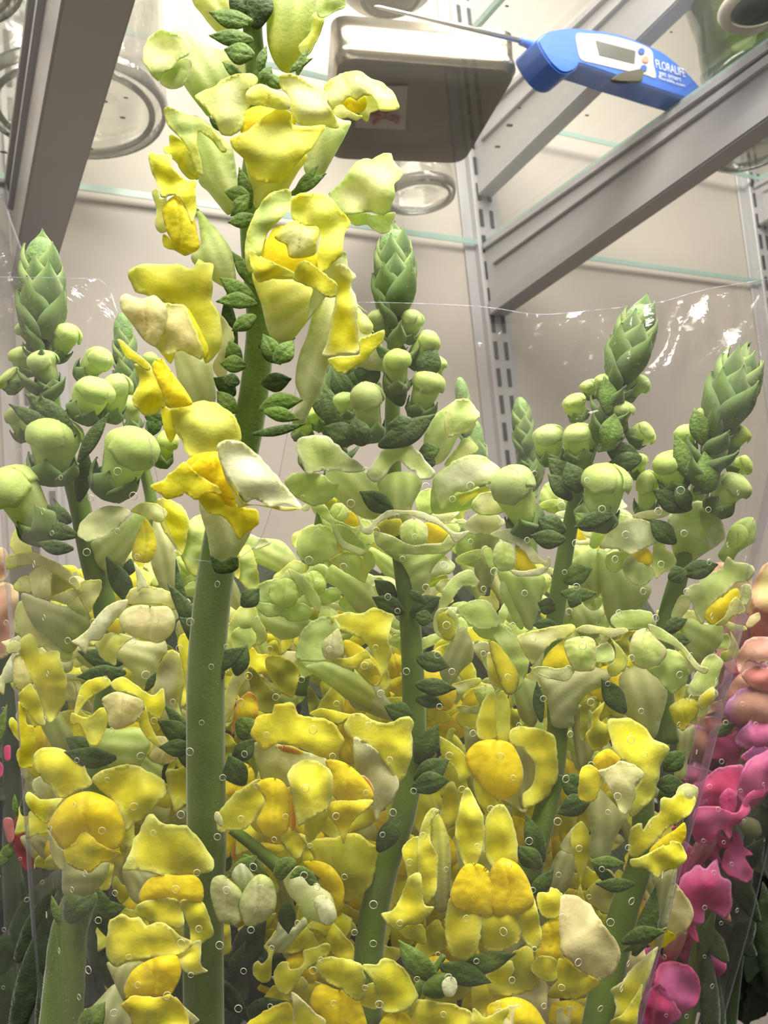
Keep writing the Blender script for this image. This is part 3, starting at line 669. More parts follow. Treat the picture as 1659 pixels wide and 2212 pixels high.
# ---------------------------------------------------------------- plant data: every blossom, petal by petal
# F stem distance zone / kind colours lift(mm): outline     kinds: t tube, u upper petal, l lower petal, p palate, h throat, s sepal, q sepal by axis
DATA = '''
F s1 .222 T
t gp -7: 1150,60 1145,0 1170,-60 1340,-60 1365,20 1365,100 1340,170 1300,240 1270,310 1220,310 1180,260 1155,180
u gg 2: 1370,-40 1440,-50 1490,-10 1490,30 1440,55 1400,75 1370,60
l pg -4: 1350,60 1400,70 1390,130 1340,230 1310,240 1290,200 1340,140
q G 0: 1290,310 1330,210 34
q G 0: 1270,300 1345,255 36
F s1 .232 T
t pc -4: 825,-60 1000,-60 1010,60 990,140 940,140 900,100 870,60 835,15
F s1 .224 T
t cg -8: 740,140 800,135 870,175 940,235 1000,310 1010,390 950,440 905,505 870,470 830,420 790,360 770,300 780,240
u cg 4: 618,235 630,180 665,140 700,130 750,140 800,165 825,215 800,245 770,262 745,300 700,325 685,350 650,320 625,280
l gc 2: 690,330 720,300 760,265 800,245 830,265 820,320 800,360 780,380 740,385 700,370
u cc -12: 900,205 960,215 1030,250 1072,285 1068,320 1000,320 950,280
q G 2: 1040,330 965,270 44
q G 0: 960,560 905,505 40
F s1 .218 T
t yw -7: 1060,660 1150,620 1280,640 1330,680 1290,740 1250,810 1240,850 1180,850 1120,900 1095,880 1080,800
h dy -2: 1040,570 1050,500 1090,465 1150,460 1200,480 1270,500 1275,540 1200,600 1100,610
u cp 1: 840,415 920,375 980,335 1030,318 1090,322 1112,345 1105,370 1065,400 1080,450 1060,500 1045,560 1000,585 960,580 930,530 900,480 860,440
u cp 1: 1205,330 1240,315 1280,325 1320,350 1370,380 1410,400 1415,440 1440,490 1465,550 1400,548 1340,545 1280,530 1255,490 1250,420 1215,380
p pc 5: 1060,410 1080,380 1120,362 1150,370 1190,390 1230,400 1255,435 1250,470 1210,475 1170,467 1120,455 1080,450
l py 4: 990,600 1050,575 1110,530 1160,490 1210,470 1255,480 1260,530 1310,545 1400,545 1375,600 1340,650 1290,700 1250,760 1200,790 1140,790 1090,770 1060,700 1020,650
q G -3: 1130,350 1170,290 60
q G -3: 1200,370 1150,320 60
q G 0: 1125,290 1150,205 44
F s1 .227 V
t gw -6: -40,700 60,740 180,850 260,870 240,930 200,1010 150,1100 100,1190 50,1270 -30,1280 -80,1200 -60,1000
h dy -1: 190,745 250,700 300,720 360,690 370,760 330,810 250,800
u cp 3: 60,640 100,580 180,530 260,505 330,515 400,560 480,590 550,650 590,720 608,780 540,795 460,790 430,720 410,690 340,690 300,720 250,690 210,730 150,790 110,750 80,700
l cp 3: 120,790 190,750 240,790 310,825 345,830 300,865 240,845 180,850
l cp 0: 350,690 460,690 480,740 450,790 400,810 380,870 340,850 320,800 350,760
q G 3: -120,1360 20,1190 70
q G 3: -130,1370 70,1250 80
F s1 .228 T
t gw -8: 830,500 900,530 940,570 1000,630 1015,690 1025,760 1050,830 1010,900 985,930 940,880 900,830 860,790 845,700 800,620
u gp 3: 705,470 740,462 790,490 850,505 920,560 980,640 960,660 910,600 860,570 850,620 870,700 875,760 850,740 820,660 790,610 750,570 720,530
l yp -2: 735,580 780,600 830,640 860,700 860,770 830,778 790,750 760,700 710,660 708,630 730,630
h oy 0: 790,650 830,670 850,720 845,765 815,740 800,700
q G 2: 1062,850 975,830 76
q G 4: 1060,860 1000,930 70
q G 0: 1075,870 1035,730 60
q G 6: 1080,940 990,960 70
F s1 .22 T
t gw -8: 850,900 900,950 960,1020 1000,1080 1010,1130 1020,1200 1010,1260 900,1200 830,1130 830,1090 865,1060 860,980
h dd -3: 770,850 820,900 850,990 840,1060 800,1040 780,960
u yp 3: 640,662 690,665 740,670 745,720 800,775 850,780 845,830 850,900 830,960 800,900 770,850 740,845 700,855 680,800 655,740
l pc 0: 655,830 680,815 695,860 720,850 715,900 710,960 720,1000 690,1005 670,970 675,900
p yd 2: 700,910 720,870 755,845 780,860 820,920 850,1000 865,1060 840,1090 800,1080 760,1060 720,1000
l yp 0: 705,1010 750,1040 800,1075 840,1085 800,1105 760,1085 708,1065
F s1 .214 P
t yw -8: 545,590 600,600 660,610 700,640 720,600 740,570 750,560 745,590 720,620 690,660 660,700 630,735 600,740 580,720 565,660
h dy -3: 553,565 575,520 600,488 640,500 685,550 685,580 650,600 580,600
u gp 0: 530,520 545,470 575,425 605,410 628,412 625,450 600,480 575,510 560,560 540,590 530,560
u py 0: 630,430 665,415 705,420 735,450 758,480 745,500 740,545 715,575 690,590 685,555 690,500 650,485 632,470
p cy 6: 593,510 610,490 640,476 660,488 688,492 685,530 680,550 650,558 625,555 618,530 600,520
l yp 2: 536,537 575,560 635,588 632,600 600,598 560,610 547,590
l yp 3: 632,600 655,562 700,590 728,615 725,640 705,642 680,625 650,612
l cg -4: 690,590 740,545 750,560 752,590 720,620 690,660 665,690 672,640
q G -2: 595,770 570,725 40
q G 2: 600,775 632,738 44
u cp -10: 590,720 600,700 625,715 630,740 610,745 595,738
F s1 .23 V
u cg 4: 100,1390 180,1310 240,1230 290,1160 350,1140 410,1140 440,1110 490,1100 545,1105 560,1150 600,1190 632,1230 610,1290 570,1320 570,1400 550,1480 540,1520 460,1540 360,1520 240,1540 150,1500
l gc 0: 240,1540 340,1520 450,1540 570,1520 572,1550 555,1600 530,1660 480,1680 430,1650 370,1610 300,1620 250,1590
t gw -8: 120,1400 220,1300 300,1350 300,1500 240,1600 180,1700 100,1750 60,1650
F s1 .226 A
t cw -8: 1040,700 1130,700 1200,760 1260,780 1280,880 1290,1000 1250,1080 1160,1060 1080,940 1050,830
u yp 0: 765,250 830,200 890,195 960,195 1060,200 1150,220 1185,165 1220,190 1272,195 1270,270 1270,400 1300,480 1330,580 1320,680 1270,760 1230,800 1200,700 1170,600 1120,520 1060,450 1000,430 940,410 870,380 800,360 780,310
p bc 6: 715,400 750,370 790,385 850,400 920,380 970,420 1000,470 990,560 960,640 930,690 860,650 800,570 770,530 725,470
l bp 5: 960,440 1050,435 1110,440 1130,500 1180,620 1215,720 1200,765 1150,740 1080,715 1000,735 930,690 970,600
h yy 1: 1120,460 1180,560 1245,700 1225,765 1190,700 1130,600
l yp 0: 930,680 1000,700 1045,720 1020,790 985,755
u cw -6: 1290,480 1370,560 1400,640 1370,760 1350,860 1310,880 1270,800 1320,680
F s1 .216 A
u yp 3: 700,645 730,650 780,700 840,745 900,800 880,830 800,780 750,750 720,690
l yp 2: 805,790 900,800 910,820 950,900 990,980 980,1050 900,1100 850,1090 800,1040 790,990 830,910 820,850
p dy 4: 905,800 960,755 1000,800 1050,870 1110,950 1150,1030 1080,1050 1000,1050 980,990 940,900
l yy 1: 960,1040 1030,1080 1060,1180 1020,1260 980,1180
F s1 .212 P
t zw -9: 430,1080 480,1060 520,1080 548,1130 520,1190 500,1212 480,1220 458,1212 448,1160
u py 0: 362,887 395,877 427,868 456,867 485,880 510,905 521,934 517,956 488,960 470,975 440,985 410,988 394,955 376,927
h dd -1: 400,1005 440,978 480,990 520,1080 540,1120 500,1110 440,1070
l yd 4: 326,1050 354,1035 383,1010 398,998 420,1016 448,1038 484,1057 474,1068 448,1064 430,1077 420,1080 398,1064 394,1071 362,1078 347,1068
p dd 3: 440,985 462,975 480,982 492,1020 515,1070 500,1080 470,1062 455,1040 430,1025 410,1010
l yd 2: 428,1064 480,1060 520,1095 552,1100 560,1130 535,1150 515,1165 500,1135 480,1115 455,1110 435,1090
u vc 8: 470,965 488,950 520,955 555,980 590,1020 620,1055 653,1097 615,1088 585,1095 550,1078 530,1085 505,1050 480,1010
l xy 6: 471,975 500,1040 530,1085 585,1092 650,1098 615,1104 575,1095 540,1092 515,1095 500,1060 485,1030
s K -2: 455,1200 480,1210 510,1200 515,1225 495,1238 465,1235
F s1 .218 B
t cw -6: 500,450 600,380 700,500 740,620 600,760 560,860 540,950 480,1050 430,1150 380,1160 360,1100 410,1000 380,900 400,750 450,620
u yc 2: 600,300 620,200 680,200 720,240 745,270 715,320 750,420 755,560 762,715 700,735 600,745 540,740 570,660 600,500 620,400
l yp 3: 575,765 650,745 760,735 760,650 830,618 910,590 905,660 860,700 790,780 700,830 680,852 620,830
u cp -4: 755,500 790,490 845,560 830,610 770,600
# sepals and bracts on the tall stem
L s1 .226 T 1060,90 912,55 88 G
L s1 .222 T 1060,170 912,155 78 G
L s1 .218 T 1075,235 975,215 100 G
L s1 .230 T 1090,60 1000,-60 130 K
L s1 .228 T 1110,90 1120,-70 120 K
L s1 .232 B 130,300 10,130 90 G
L s1 .226 B 110,400 -60,280 120 G
L s1 .222 B 110,430 -80,420 100 G
L s1 .218 B 120,520 10,590 100 G
L s1 .232 B 40,760 -40,650 110 G
L s1 .226 B 60,800 -60,790 110 G
L s1 .222 B 30,900 -50,880 90 K
L s1 .228 B 210,900 350,880 120 K
L s1 .224 B 215,1050 415,1010 120 G
L s1 .220 B 230,1080 395,1120 90 G
L s1 .218 B 180,1200 430,1150 60 K
L s1 .228 B 200,680 370,640 80 K
L s1 .224 B 200,700 290,790 100 K
L s1 .232 B 0,960 -100,880 110 K
L s1 .228 B 10,1060 -80,960 110 G
L s1 .236 B 20,640 -20,380 90 K
L s1 .272 D 1180,800 1060,330 80 K
L s1 .27 D 1190,760 1010,460 110 K
L s1 .268 D 1170,740 1080,650 90 K
L s1 .262 D 1280,950 1460,830 110 K
L s1 .262 D 1290,950 1330,1010 90 K
L s1 .275 D 1170,1500 980,1170 110 K
L s1 .272 D 1100,1380 950,1270 130 K
L s1 .27 D 1120,1420 960,1420 110 K
L s1 .28 D 1190,1540 1050,1440 90 K
# left spike
F s2 .285 D
t zg -8: 130,500 260,540 400,580 480,520 530,620 550,680 500,760 440,850 380,860 300,780 200,700 150,600
u cp -3: 60,210 100,120 190,240 160,290 100,280
h oy 0: 300,385 360,385 430,450 445,490 350,520 290,510
u cp 4: 38,290 90,265 200,260 300,300 380,340 440,390 480,450 465,490 400,430 330,385 250,345 180,330 120,340 40,360
u cp 2: 450,480 500,430 570,420 608,430 600,490 560,570 530,620 490,560 465,520
p cx 6: 170,400 200,360 250,345 310,380 305,440 300,520 250,530 200,520 180,460
l cp 2: 80,460 120,410 170,400 185,490 140,495 100,490
l cp 4: 270,535 340,510 440,470 490,490 440,540 400,570 340,550
l cg -2: 380,540 460,500 520,610 500,640 430,600
F s2 .275 D
t zc -8: 570,800 650,740 760,770 880,790 980,780 1000,850 960,900 920,1000 870,1050 810,1050 790,980 720,930 620,900 580,850
h dy 0: 640,720 705,650 720,720 700,750
u cp 3: 750,520 800,470 880,462 960,470 1030,500 1130,540 1135,580 1120,615 1040,600 950,570 850,570 760,565
u vx 5: 428,790 460,770 520,720 580,640 640,580 700,550 762,540 750,600 700,650 640,720 600,780 540,790 510,865 470,820
p xc 6: 710,650 760,590 840,570 920,580 1000,580 1045,640 1040,720 990,780 940,800 880,785 800,760 730,720
l pc 2: 572,790 620,745 700,740 790,765 750,800 700,860 690,930 620,900 585,850
q K -4: 880,1070 930,980 50
F s2 .272 D
u vc 2: 800,320 830,350 890,460 850,470 820,490 815,400
F s2 .268 D
t gz -8: 530,1390 600,1310 700,1315 800,1300 860,1320 900,1400 880,1460 840,1530 800,1580 700,1560 620,1520 560,1460
u yp 0: 440,1250 460,1130 500,1040 580,1005 640,1005 662,1045 600,1090 530,1130 480,1200
u yp 2: 660,1040 730,1000 800,1040 870,1090 920,1110 975,1068 987,1160 960,1250 900,1230 860,1180 820,1120 740,1090 700,1090
p bx 6: 610,1130 690,1090 780,1110 850,1140 865,1190 830,1250 780,1290 690,1315 650,1290 640,1220 620,1180
l py 3: 425,1215 520,1245 600,1185 650,1200 640,1290 590,1400 540,1410 500,1330 470,1285 428,1285
l yp 4: 838,1190 870,1180 900,1290 962,1410 950,1422 890,1380 840,1310 832,1250
F s2 .292 D
u cg -4: 95,600 140,540 220,620 330,700 420,800 430,880 380,900 300,830 200,820 100,740
u yp 3: 120,780 180,745 220,790 240,850 350,840 360,900 380,950 400,1050 380,1170 330,1250 290,1270 260,1200 220,1080 180,1000 130,940 120,860
l cx 5: 35,850 70,785 120,800 120,850 60,862
p cb 3: 80,900 120,870 160,940 200,1040 130,1080 85,1050
l yp 5: 110,1110 130,1080 180,1040 210,1080 250,1180 270,1280 230,1290 160,1200 130,1180
l yd 4: 110,1150 150,1200 160,1280 205,1310 210,1420 200,1530 150,1545 112,1530 122,1400 113,1280
t gz -10: 250,1180 350,1200 400,1280 440,1350 430,1450 350,1470 300,1400 240,1280
F s2 .284 D
t gz -8: 540,200 640,150 760,60 830,0 900,30 880,90 850,150 800,230 760,290 730,355 680,375 620,365 575,330 555,270
u vv 5: 460,130 490,70 560,10 640,-20 720,-15 780,10 755,60 690,120 630,160 560,185 520,195 480,170
p yd 0: 790,240 830,120 870,60 910,110 935,200 920,280 880,320 800,305
u cp 1: 780,10 850,-40 940,-30 1000,20 960,80 900,60 830,30
F s2 .318 D
t zz -6: 920,60 1000,150 1060,300 1080,420 1070,560 1000,560 940,430 900,300
u yp 2: 940,-60 1060,-40 1130,60 1110,200 1080,280 1030,200 960,100
u gp 0: 1100,100 1230,40 1240,350 1160,400 1080,280
F s2 .31 D
u yy 2: 1060,800 1100,740 1178,760 1180,900 1160,1050 1120,1150 1080,1180 1100,1000
u zp -4: 990,850 1080,870 1100,1010 1070,1180 1120,1350 1060,1450 960,1300 900,1100
B s2 .275 A 305,1490 335,1110 300 gg
B s2 .278 A 640,1560 840,1180 300 gg
B s2 .274 A 480,1120 600,880 220 gg
B s2 .284 A 660,1130 720,850 160 gg
B s2 .276 A 300,960 240,710 170 Hg
B s2 .28 A 120,940 20,850 160 gg
B s2 .282 A 480,880 640,710 150 Hg
B s2 .28 A 320,760 440,560 150 Hg
B s2 .282 A 230,700 140,530 140 Hg
B s2 .29 A 170,870 110,690 140 Hg
B s2 .292 A 160,1250 70,1050 120 gg
TIP s2 .28 P 92,740 92,508 125 30
B s2 .272 A 300,1830 0,1420 270 gg
L s2 .27 D 420,150 240,110 110 K
L s2 .268 D 400,230 230,200 90 K
L s2 .272 D 400,60 290,-20 110 K
L s2 .272 A 330,1200 70,1040 110 K
L s2 .272 A 400,1180 160,980 130 K
L s2 .272 A 500,1330 640,1100 90 K
L s2 .29 A 480,1560 520,1320 110 K
L s2 .284 D 700,900 480,850 120 K
L s2 .28 D 700,980 470,1000 110 K
L s2 .284 D 520,1450 400,1370 120 K
L s2 .27 D 640,1480 400,1450 130 K
L s2 .29 D 760,520 640,300 130 K
L s2 .292 D 760,380 780,300 80 K
STEM s2 .298 P 95,700 115,900 165,1060 195,1200 230,1330 235,1480 215,1640 205,1800 | 34 62 S
# small spike behind, left
TIP s3 .36 P 280,860 262,672 70 24
B s3 .355 A 800,1190 770,980 120 gg
B s3 .35 A 960,1400 1010,1190 130 gg
B s3 .36 A 880,900 900,720 90 Mg
L s3 .35 A 900,1200 960,1100 100 K
L s3 .35 A 890,1100 990,1150 110 K
STEM s3 .37 P 282,840 300,960 330,1100 350,1300 | 16 30 S
# centre spike
F s4 .282 E
t gw -8: 880,220 960,250 1050,210 1160,210 1260,200 1310,200 1310,240 1250,300 1200,360 1180,450 1150,500 1110,520 1080,500 1060,420 1020,340 960,290
h dy -1: 1140,95 1200,80 1270,110 1295,150 1250,195 1160,200
h oy -2: 850,125 920,70 1010,60 1010,150 900,160
u vc 4: 785,110 830,95 870,50 930,10 1020,5 1090,10 1150,20 1240,60 1300,120 1350,140 1420,130 1370,190 1330,195 1290,140 1230,95 1160,70 1100,45 1000,35 920,60 870,100 830,150 790,145
p gc 5: 1005,110 1040,70 1100,55 1160,90 1175,140 1160,200 1100,215 1050,205 1010,180
l gc 2: 850,135 900,140 960,158 1020,190 1100,215 1180,205 1260,200 1300,150 1335,180 1320,230 1280,260 1180,270 1040,270 940,255 870,215
F s4 .30 E
t gz -8: 600,330 700,370 800,400 850,480 870,600 760,620 700,560 640,480 560,420
u gg 2: 385,240 400,170 450,110 520,90 590,110 640,170 650,260 620,310 540,320 460,340 410,300
u vg 5: 585,50 605,60 630,110 650,160 690,200 750,225 800,250 780,280 720,255 650,225 610,140
h dy 0: 630,170 660,190 665,250 640,260
l gp 4: 580,310 640,270 690,250 770,280 790,380 800,440 720,400 640,350
l gp 2: 790,240 840,260 862,330 820,380 795,440 785,330
u gg -3: 620,90 700,110 780,190 850,290 850,330 780,250 700,220 650,170
F s4 .305 E
t gz -8: 160,560 300,600 400,600 460,640 450,700 400,760 300,780 220,730 170,660
u gg 2: 130,480 200,430 300,400 340,360 440,410 430,500 380,540 300,560 180,560 140,530
u gc 4: 335,358 400,380 470,450 530,540 528,618 490,590 440,520 390,450
p gg 4: 230,450 320,410 380,440 400,520 370,580 290,590 230,540
l gg 2: 140,560 220,560 330,590 420,560 480,600 460,660 350,670 300,640 200,640
F s4 .31 E
u gp 2: 0,660 50,580 140,580 160,640 200,700 210,780 140,820 70,830 0,860 -60,780
l gp 4: 0,740 80,690 130,720 150,790 90,850 20,870
u oo -4: 100,950 140,960 190,1020 260,1100 280,1180 200,1220 130,1150
u oy -2: 200,900 240,870 300,880 400,950 370,1120 280,1080 220,980
F s4 .31 E
u ds 4: 20,1200 60,1120 110,1090 150,1130 160,1220 120,1300 40,1310 0,1350
u zp 0: -40,1100 20,960 60,900 100,900 90,1000 40,1100 -10,1250 -60,1260
F s4 .286 E
t zz -9: 660,1040 700,980 820,1020 880,1040 930,1130 1000,1200 980,1260 900,1250 800,1210 720,1180
t gp -7: 440,940 560,910 680,950 800,1010 850,1060 870,1130 840,1200 780,1180 680,1130 620,1080 510,1000
u gg 2: 385,880 400,780 440,700 520,650 590,640 650,700 620,760 560,830 570,900 440,910
u yp 1: 590,650 680,620 780,620 850,585 900,605 972,630 950,700 940,800 955,880 920,980 890,1020 870,950 840,860 790,790 700,740 640,710
h dy -1: 660,800 700,780 800,840 900,960 880,1050 820,1040 700,900
p zc 5: 540,800 600,740 640,715 665,790 665,870 600,900 550,880
l yp 4: 600,890 690,890 740,870 805,843 830,900 750,945 670,945
l yp 3: 805,845 830,900 885,960 890,1010 860,1060 800,1010 745,960 760,900
F s4 .274 E
u yp 2: 670,1300 700,1240 770,1215 830,1250 900,1275 970,1270 1010,1240 1060,1240 1092,1272 1075,1350 1080,1450 1060,1540 1000,1640 975,1640 950,1560 880,1470 800,1400 720,1370
l zw 1: 730,1370 800,1390 890,1460 960,1550 1000,1640 960,1740 900,1800 865,1860 840,1760 790,1660 740,1540
m sb 5: 750,1600 790,1590 830,1630 852,1680 830,1700 800,1650
u yy -4: 460,1225 530,1190 600,1200 690,1220 740,1230 690,1250 640,1280 560,1250
F s4 .266 E
u yd 4: 120,1340 140,1260 190,1225 240,1215 260,1170 310,1155 370,1165 400,1220 460,1240 560,1250 620,1290 670,1380 640,1450 580,1480 500,1470 440,1440 360,1410 280,1400 200,1440 150,1400
l zw -6: 130,1400 220,1400 330,1410 440,1450 560,1480 560,1560 450,1640 300,1660 200,1640 150,1540
h sd -3: 260,1420 330,1410 430,1450 400,1465 320,1450
F s4 .262 H
t dy -7: 100,300 200,250 320,300 350,420 330,510 250,545 180,530 110,460
l yp 0: -90,420 -70,380 0,300 80,240 160,200 220,230 200,330 150,420 90,490 0,505 -80,510
p dd 3: 150,230 210,190 280,195 330,240 350,330 355,420 330,510 250,545 190,530 150,450 200,330
l cx 4: -100,400 -80,390 -55,430 -60,480 -100,440
u yp 6: 335,170 400,90 480,80 560,120 600,180 610,260 580,370 500,410 440,460 400,480 385,430 370,330
h sd 2: 345,250 370,330 385,430 380,490 355,500 352,400
l yp 1: 440,450 520,400 575,380 570,440 540,500 490,560 460,578 440,540
p dd 0: 560,90 620,80 700,110 780,180 840,260 845,320 760,340 640,330 590,260 600,180
l dy 2: 600,330 700,325 843,320 800,380 740,430 700,490 670,580 640,500 600,440 570,390
F s4 .29 H
u oy 0: 400,520 500,550 620,540 740,520 830,580 885,600 905,640 870,690 860,770 800,860 680,930 600,860 520,760 480,640
p dd 8: 430,690 520,685 600,720 660,800 675,880 650,980 620,1000 590,930 560,860 540,800 460,740
F s4 .275 H
t pz -9: 1200,390 1250,420 1300,560 1310,760 1290,970 1220,970 1190,700 1190,500
u yp 2: 1115,560 1150,430 1200,370 1240,390 1190,450 1190,560 1230,650 1230,750 1220,880 1160,945 1130,860 1110,700
l yp 0: 1018,620 1060,560 1120,540 1125,660 1105,760 1060,800 1040,720
l yp 4: 895,1000 960,980 1000,920 1030,850 1060,780 1130,760 1150,940 1210,960 1180,1010 1130,1060 1050,1070 990,1100 930,1060
l py -3: 1000,1090 1100,1060 1150,1080 1160,1180 1080,1160 1030,1140
F s4 .29 B
t gz -8: 560,260 640,300 760,450 830,560 920,720 940,800 860,850 740,820 640,720 560,560
u vg 3: 390,200 420,225 520,215 600,240 680,330 740,420 800,480
F s4 .284 B
t gw -8: 600,1270 640,1350 760,1400 850,1450 900,1540 930,1660 860,1720 760,1700 660,1620 560,1500
u gv 3: 385,1300 400,1235 460,1220 560,1220 640,1280 700,1340 760,1380 800,1420 760,1440 700,1440 640,1430 560,1430 500,1440 450,1460 430,1400
l gg 1: 320,1480 380,1440 450,1440 540,1450 600,1500 640,1510 600,1600 500,1640 400,1600 340,1540
F s4 .278 B
t gc -8: 870,1500 960,1440 1080,1440 1140,1490 1120,1560 1080,1640 1060,1750 950,1750 920,1640
u gv 4: 805,1450 840,1390 880,1330 930,1270 980,1250 1060,1260 1120,1320 1170,1380 1215,1440 1190,1475 1125,1480 1100,1440 1060,1420 1000,1370 960,1400 920,1460 870,1500 820,1480
F s4 .285 B
t gw -8: 1150,1220 1200,1110 1290,1040 1350,1010 1420,1080 1440,1180 1360,1220 1300,1330 1240,1390 1160,1380
u gc 4: 1290,1060 1340,1005 1410,1000 1450,1040 1488,1100 1460,1130 1440,1180 1400,1200 1350,1215 1290,1230 1270,1150
F s4 .296 B
u cg -2: 1270,1390 1340,1300 1380,1240 1420,1240 1475,1290 1460,1320 1380,1350 1320,1400
t gg -8: 1190,1560 1220,1480 1320,1440 1420,1480 1500,1560 1440,1650 1300,1680 1200,1680
u vg 3: 1195,1500 1240,1440 1330,1370 1410,1340 1500,1340 1570,1380 1610,1430 1570,1500 1480,1520 1400,1560 1340,1560 1300,1620 1250,1660
l yg 2: 1340,1580 1430,1550 1530,1520 1540,1580 1440,1600 1380,1640
l cg 4: 1430,1640 1480,1570 1560,1550 1640,1560 1660,1640 1600,1690 1480,1690
F s4 .30 E
t gg -6: 1380,100 1500,80 1600,160 1600,280 1500,350 1400,330 1340,250
u cv 4: 1380,110 1450,30 1540,10 1600,40 1640,80 1600,110 1560,140 1660,140 1700,200 1620,170 1520,150 1440,150
l gp 3: 1340,290 1420,250 1500,240 1490,300 1400,330 1350,330
l gc 4: 1490,240 1530,220 1570,320 1510,330
F s4 .295 E
t zw -8: 1290,820 1380,700 1440,800 1440,900 1380,960 1300,1060 1240,960
u gc 3: 1225,640 1240,560 1270,470 1330,400 1390,365 1435,365 1478,435 1450,468 1385,460 1340,510 1300,570 1255,610
h oy 3: 1230,650 1280,610 1320,650 1335,740 1310,785 1260,760
l gc 4: 1205,690 1215,620 1250,592 1300,590 1255,630 1230,690 1250,750 1300,795 1260,775 1215,735
l gc 5: 1300,590 1345,630 1362,690 1340,750 1312,798 1320,700 1290,620
F s4 .30 E
u cy 3: 1475,560 1480,520 1540,520 1550,480 1590,540 1600,590 1570,620 1570,660 1500,650 1440,670
h oy 2: 1540,790 1590,780 1640,850 1680,940 1660,1010 1610,990 1560,880
u gc 3: 1480,860 1540,850 1590,960 1660,1060 1570,1070 1530,980
u gg 0: 1440,700 1540,670 1640,720 1680,800 1600,790 1540,780 1480,760
F s4 .292 E
u yp 3: 1235,1360 1290,1380 1380,1450 1420,1520 1450,1580 1420,1600 1360,1640 1340,1560 1260,1480
p dd 4: 1395,1490 1420,1430 1480,1385 1580,1375 1670,1400 1720,1480 1745,1570 1735,1640 1700,1700 1610,1740 1540,1700 1480,1630 1430,1560
u yp 0: 1660,1330 1700,1300 1820,1310 1920,1350 1950,1480 1945,1600 1900,1700 1820,1760 1750,1790 1740,1700 1800,1640 1810,1520 1740,1430 1670,1410
t zw -6: 1640,1350 1740,1360 1860,1440 1880,1560 1820,1700 1750,1790 1720,1760 1700,1600 1660,1480
u yp -2: 1460,1280 1500,1150 1550,1085 1580,1130 1590,1230 1590,1350 1540,1390 1480,1370
u py -1: 1580,1150 1620,1080 1660,1160 1665,1280 1650,1400 1590,1370
l yp 2: 1450,1580 1530,1680 1580,1740 1560,1800 1480,1760 1450,1680
F s4 .27 P
t zw -9: 990,1800 1045,1790 1110,1800 1115,1870 1080,1900 1020,1900 990,1870
u yp 0: 985,1770 1005,1705 1020,1712 1045,1770 1045,1820 1030,1868 1008,1875 988,1825
u yp 0: 1048,1775 1065,1745 1088,1738 1110,1780 1118,1830 1115,1872 1078,1882 1050,1852
p dd 5: 972,1935 985,1895 1005,1868 1035,1866 1058,1885 1070,1930 1065,1975 1035,1975 985,1962
p dd 5: 1058,1890 1072,1862 1090,1853 1122,1870 1145,1910 1152,1955 1110,1975 1065,1972
l yp 4: 962,1990 975,1940 1035,1960 1040,2010 1028,2060 1000,2075 975,2065 964,2030
l yp 5: 1038,1960 1110,1955 1128,2000 1122,2030 1100,2050 1060,2056 1042,2040
l yp 4: 1112,1960 1150,1935 1166,1990 1169,2038 1150,2049 1125,2020
F s4 .272 I
u yp 0: 280,880 350,870 360,840 430,880 420,960 410,1020 340,1030 290,980
p dy -2: 300,1100 350,1040 420,1030 430,1200 440,1290 390,1310 330,1270 260,1310
u xb 6: 425,900 470,885 530,900 600,950 660,1040 720,1120 775,1210 770,1290 730,1360 670,1400 620,1400 550,1350 480,1290 430,1220 412,1120 415,1000
l yp 0: 240,1330 300,1250 400,1280 405,1380 370,1410 300,1390
l yd 3: 405,1270 480,1300 560,1350 650,1405 600,1460 500,1510 460,1470 410,1440
F s4 .275 I
u oy 0: 0,1380 60,1300 150,1220 240,1200 290,1370 270,1440 200,1480 80,1490 0,1500 -60,1480
p dd 6: -20,1560 40,1520 100,1500 170,1500 250,1540 310,1620 330,1720 0,1720
l xc 10: 30,1580 90,1570 110,1550 180,1550 190,1620 200,1720 50,1720
F s4 .266 H
u yp 2: 255,1400 260,1330 300,1290 340,1290 350,1330 400,1325 430,1290 430,1220 500,1200 560,1175 592,1190 580,1240 540,1265 500,1300 440,1340 400,1400 340,1480 280,1460
u yp 3: 480,1310 560,1260 620,1260 700,1270 780,1310 800,1400 790,1500 740,1520 650,1450 560,1400
u yp 2: 780,1310 860,1300 920,1265 1000,1300 1060,1370 1100,1450 1110,1500 1060,1570 960,1590 900,1570 870,1480 840,1400
u yp 0: 740,1510 800,1430 870,1420 880,1560 800,1560
p dd 0: 470,1510 500,1440 550,1420 620,1450 700,1460 760,1500 790,1580 800,1720 560,1720 530,1620 480,1570
l yc 4: 358,1470 420,1510 500,1590 560,1640 550,1720 380,1720 370,1560
l yd -3: 100,1650 200,1580 280,1540 350,1540 370,1720 80,1720
F s4 .268 H
u yp 2: 1070,1530 1130,1510 1250,1530 1350,1550 1440,1600 1460,1720 1080,1720
p dd 0: 880,1660 930,1600 1000,1590 1060,1610 1090,1720 870,1720
u yp -6: 1430,1450 1480,1400 1600,1310 1680,1290 1680,1480 1600,1560 1500,1640 1440,1580
u yp 3: 1440,1570 1480,1590 1520,1620 1660,1560 1660,1720 1450,1720
B s4 .274 B 990,960 985,700 165 gg
B s4 .276 B 830,1250 790,900 200 gg
B s4 .28 B 1110,1110 1200,830 190 gg
B s4 .28 B 1060,800 1210,600 150 Hg
B s4 .278 B 1030,660 1100,470 135 Hg
B s4 .278 B 910,640 850,470 125 Hg
B s4 .30 B 1180,900 1230,740 140 Hg
B s4 .30 B 690,1120 660,960 120 gg
TIP s4 .28 P 852,690 852,492 118 30
L s4 .276 B 1000,1000 920,820 150 K
L s4 .278 B 1150,850 1200,680 150 K
L s4 .27 B 780,1250 740,1120 160 K
L s4 .272 B 940,1250 1200,1100 150 K
L s4 .272 B 1020,1200 1010,1100 170 K
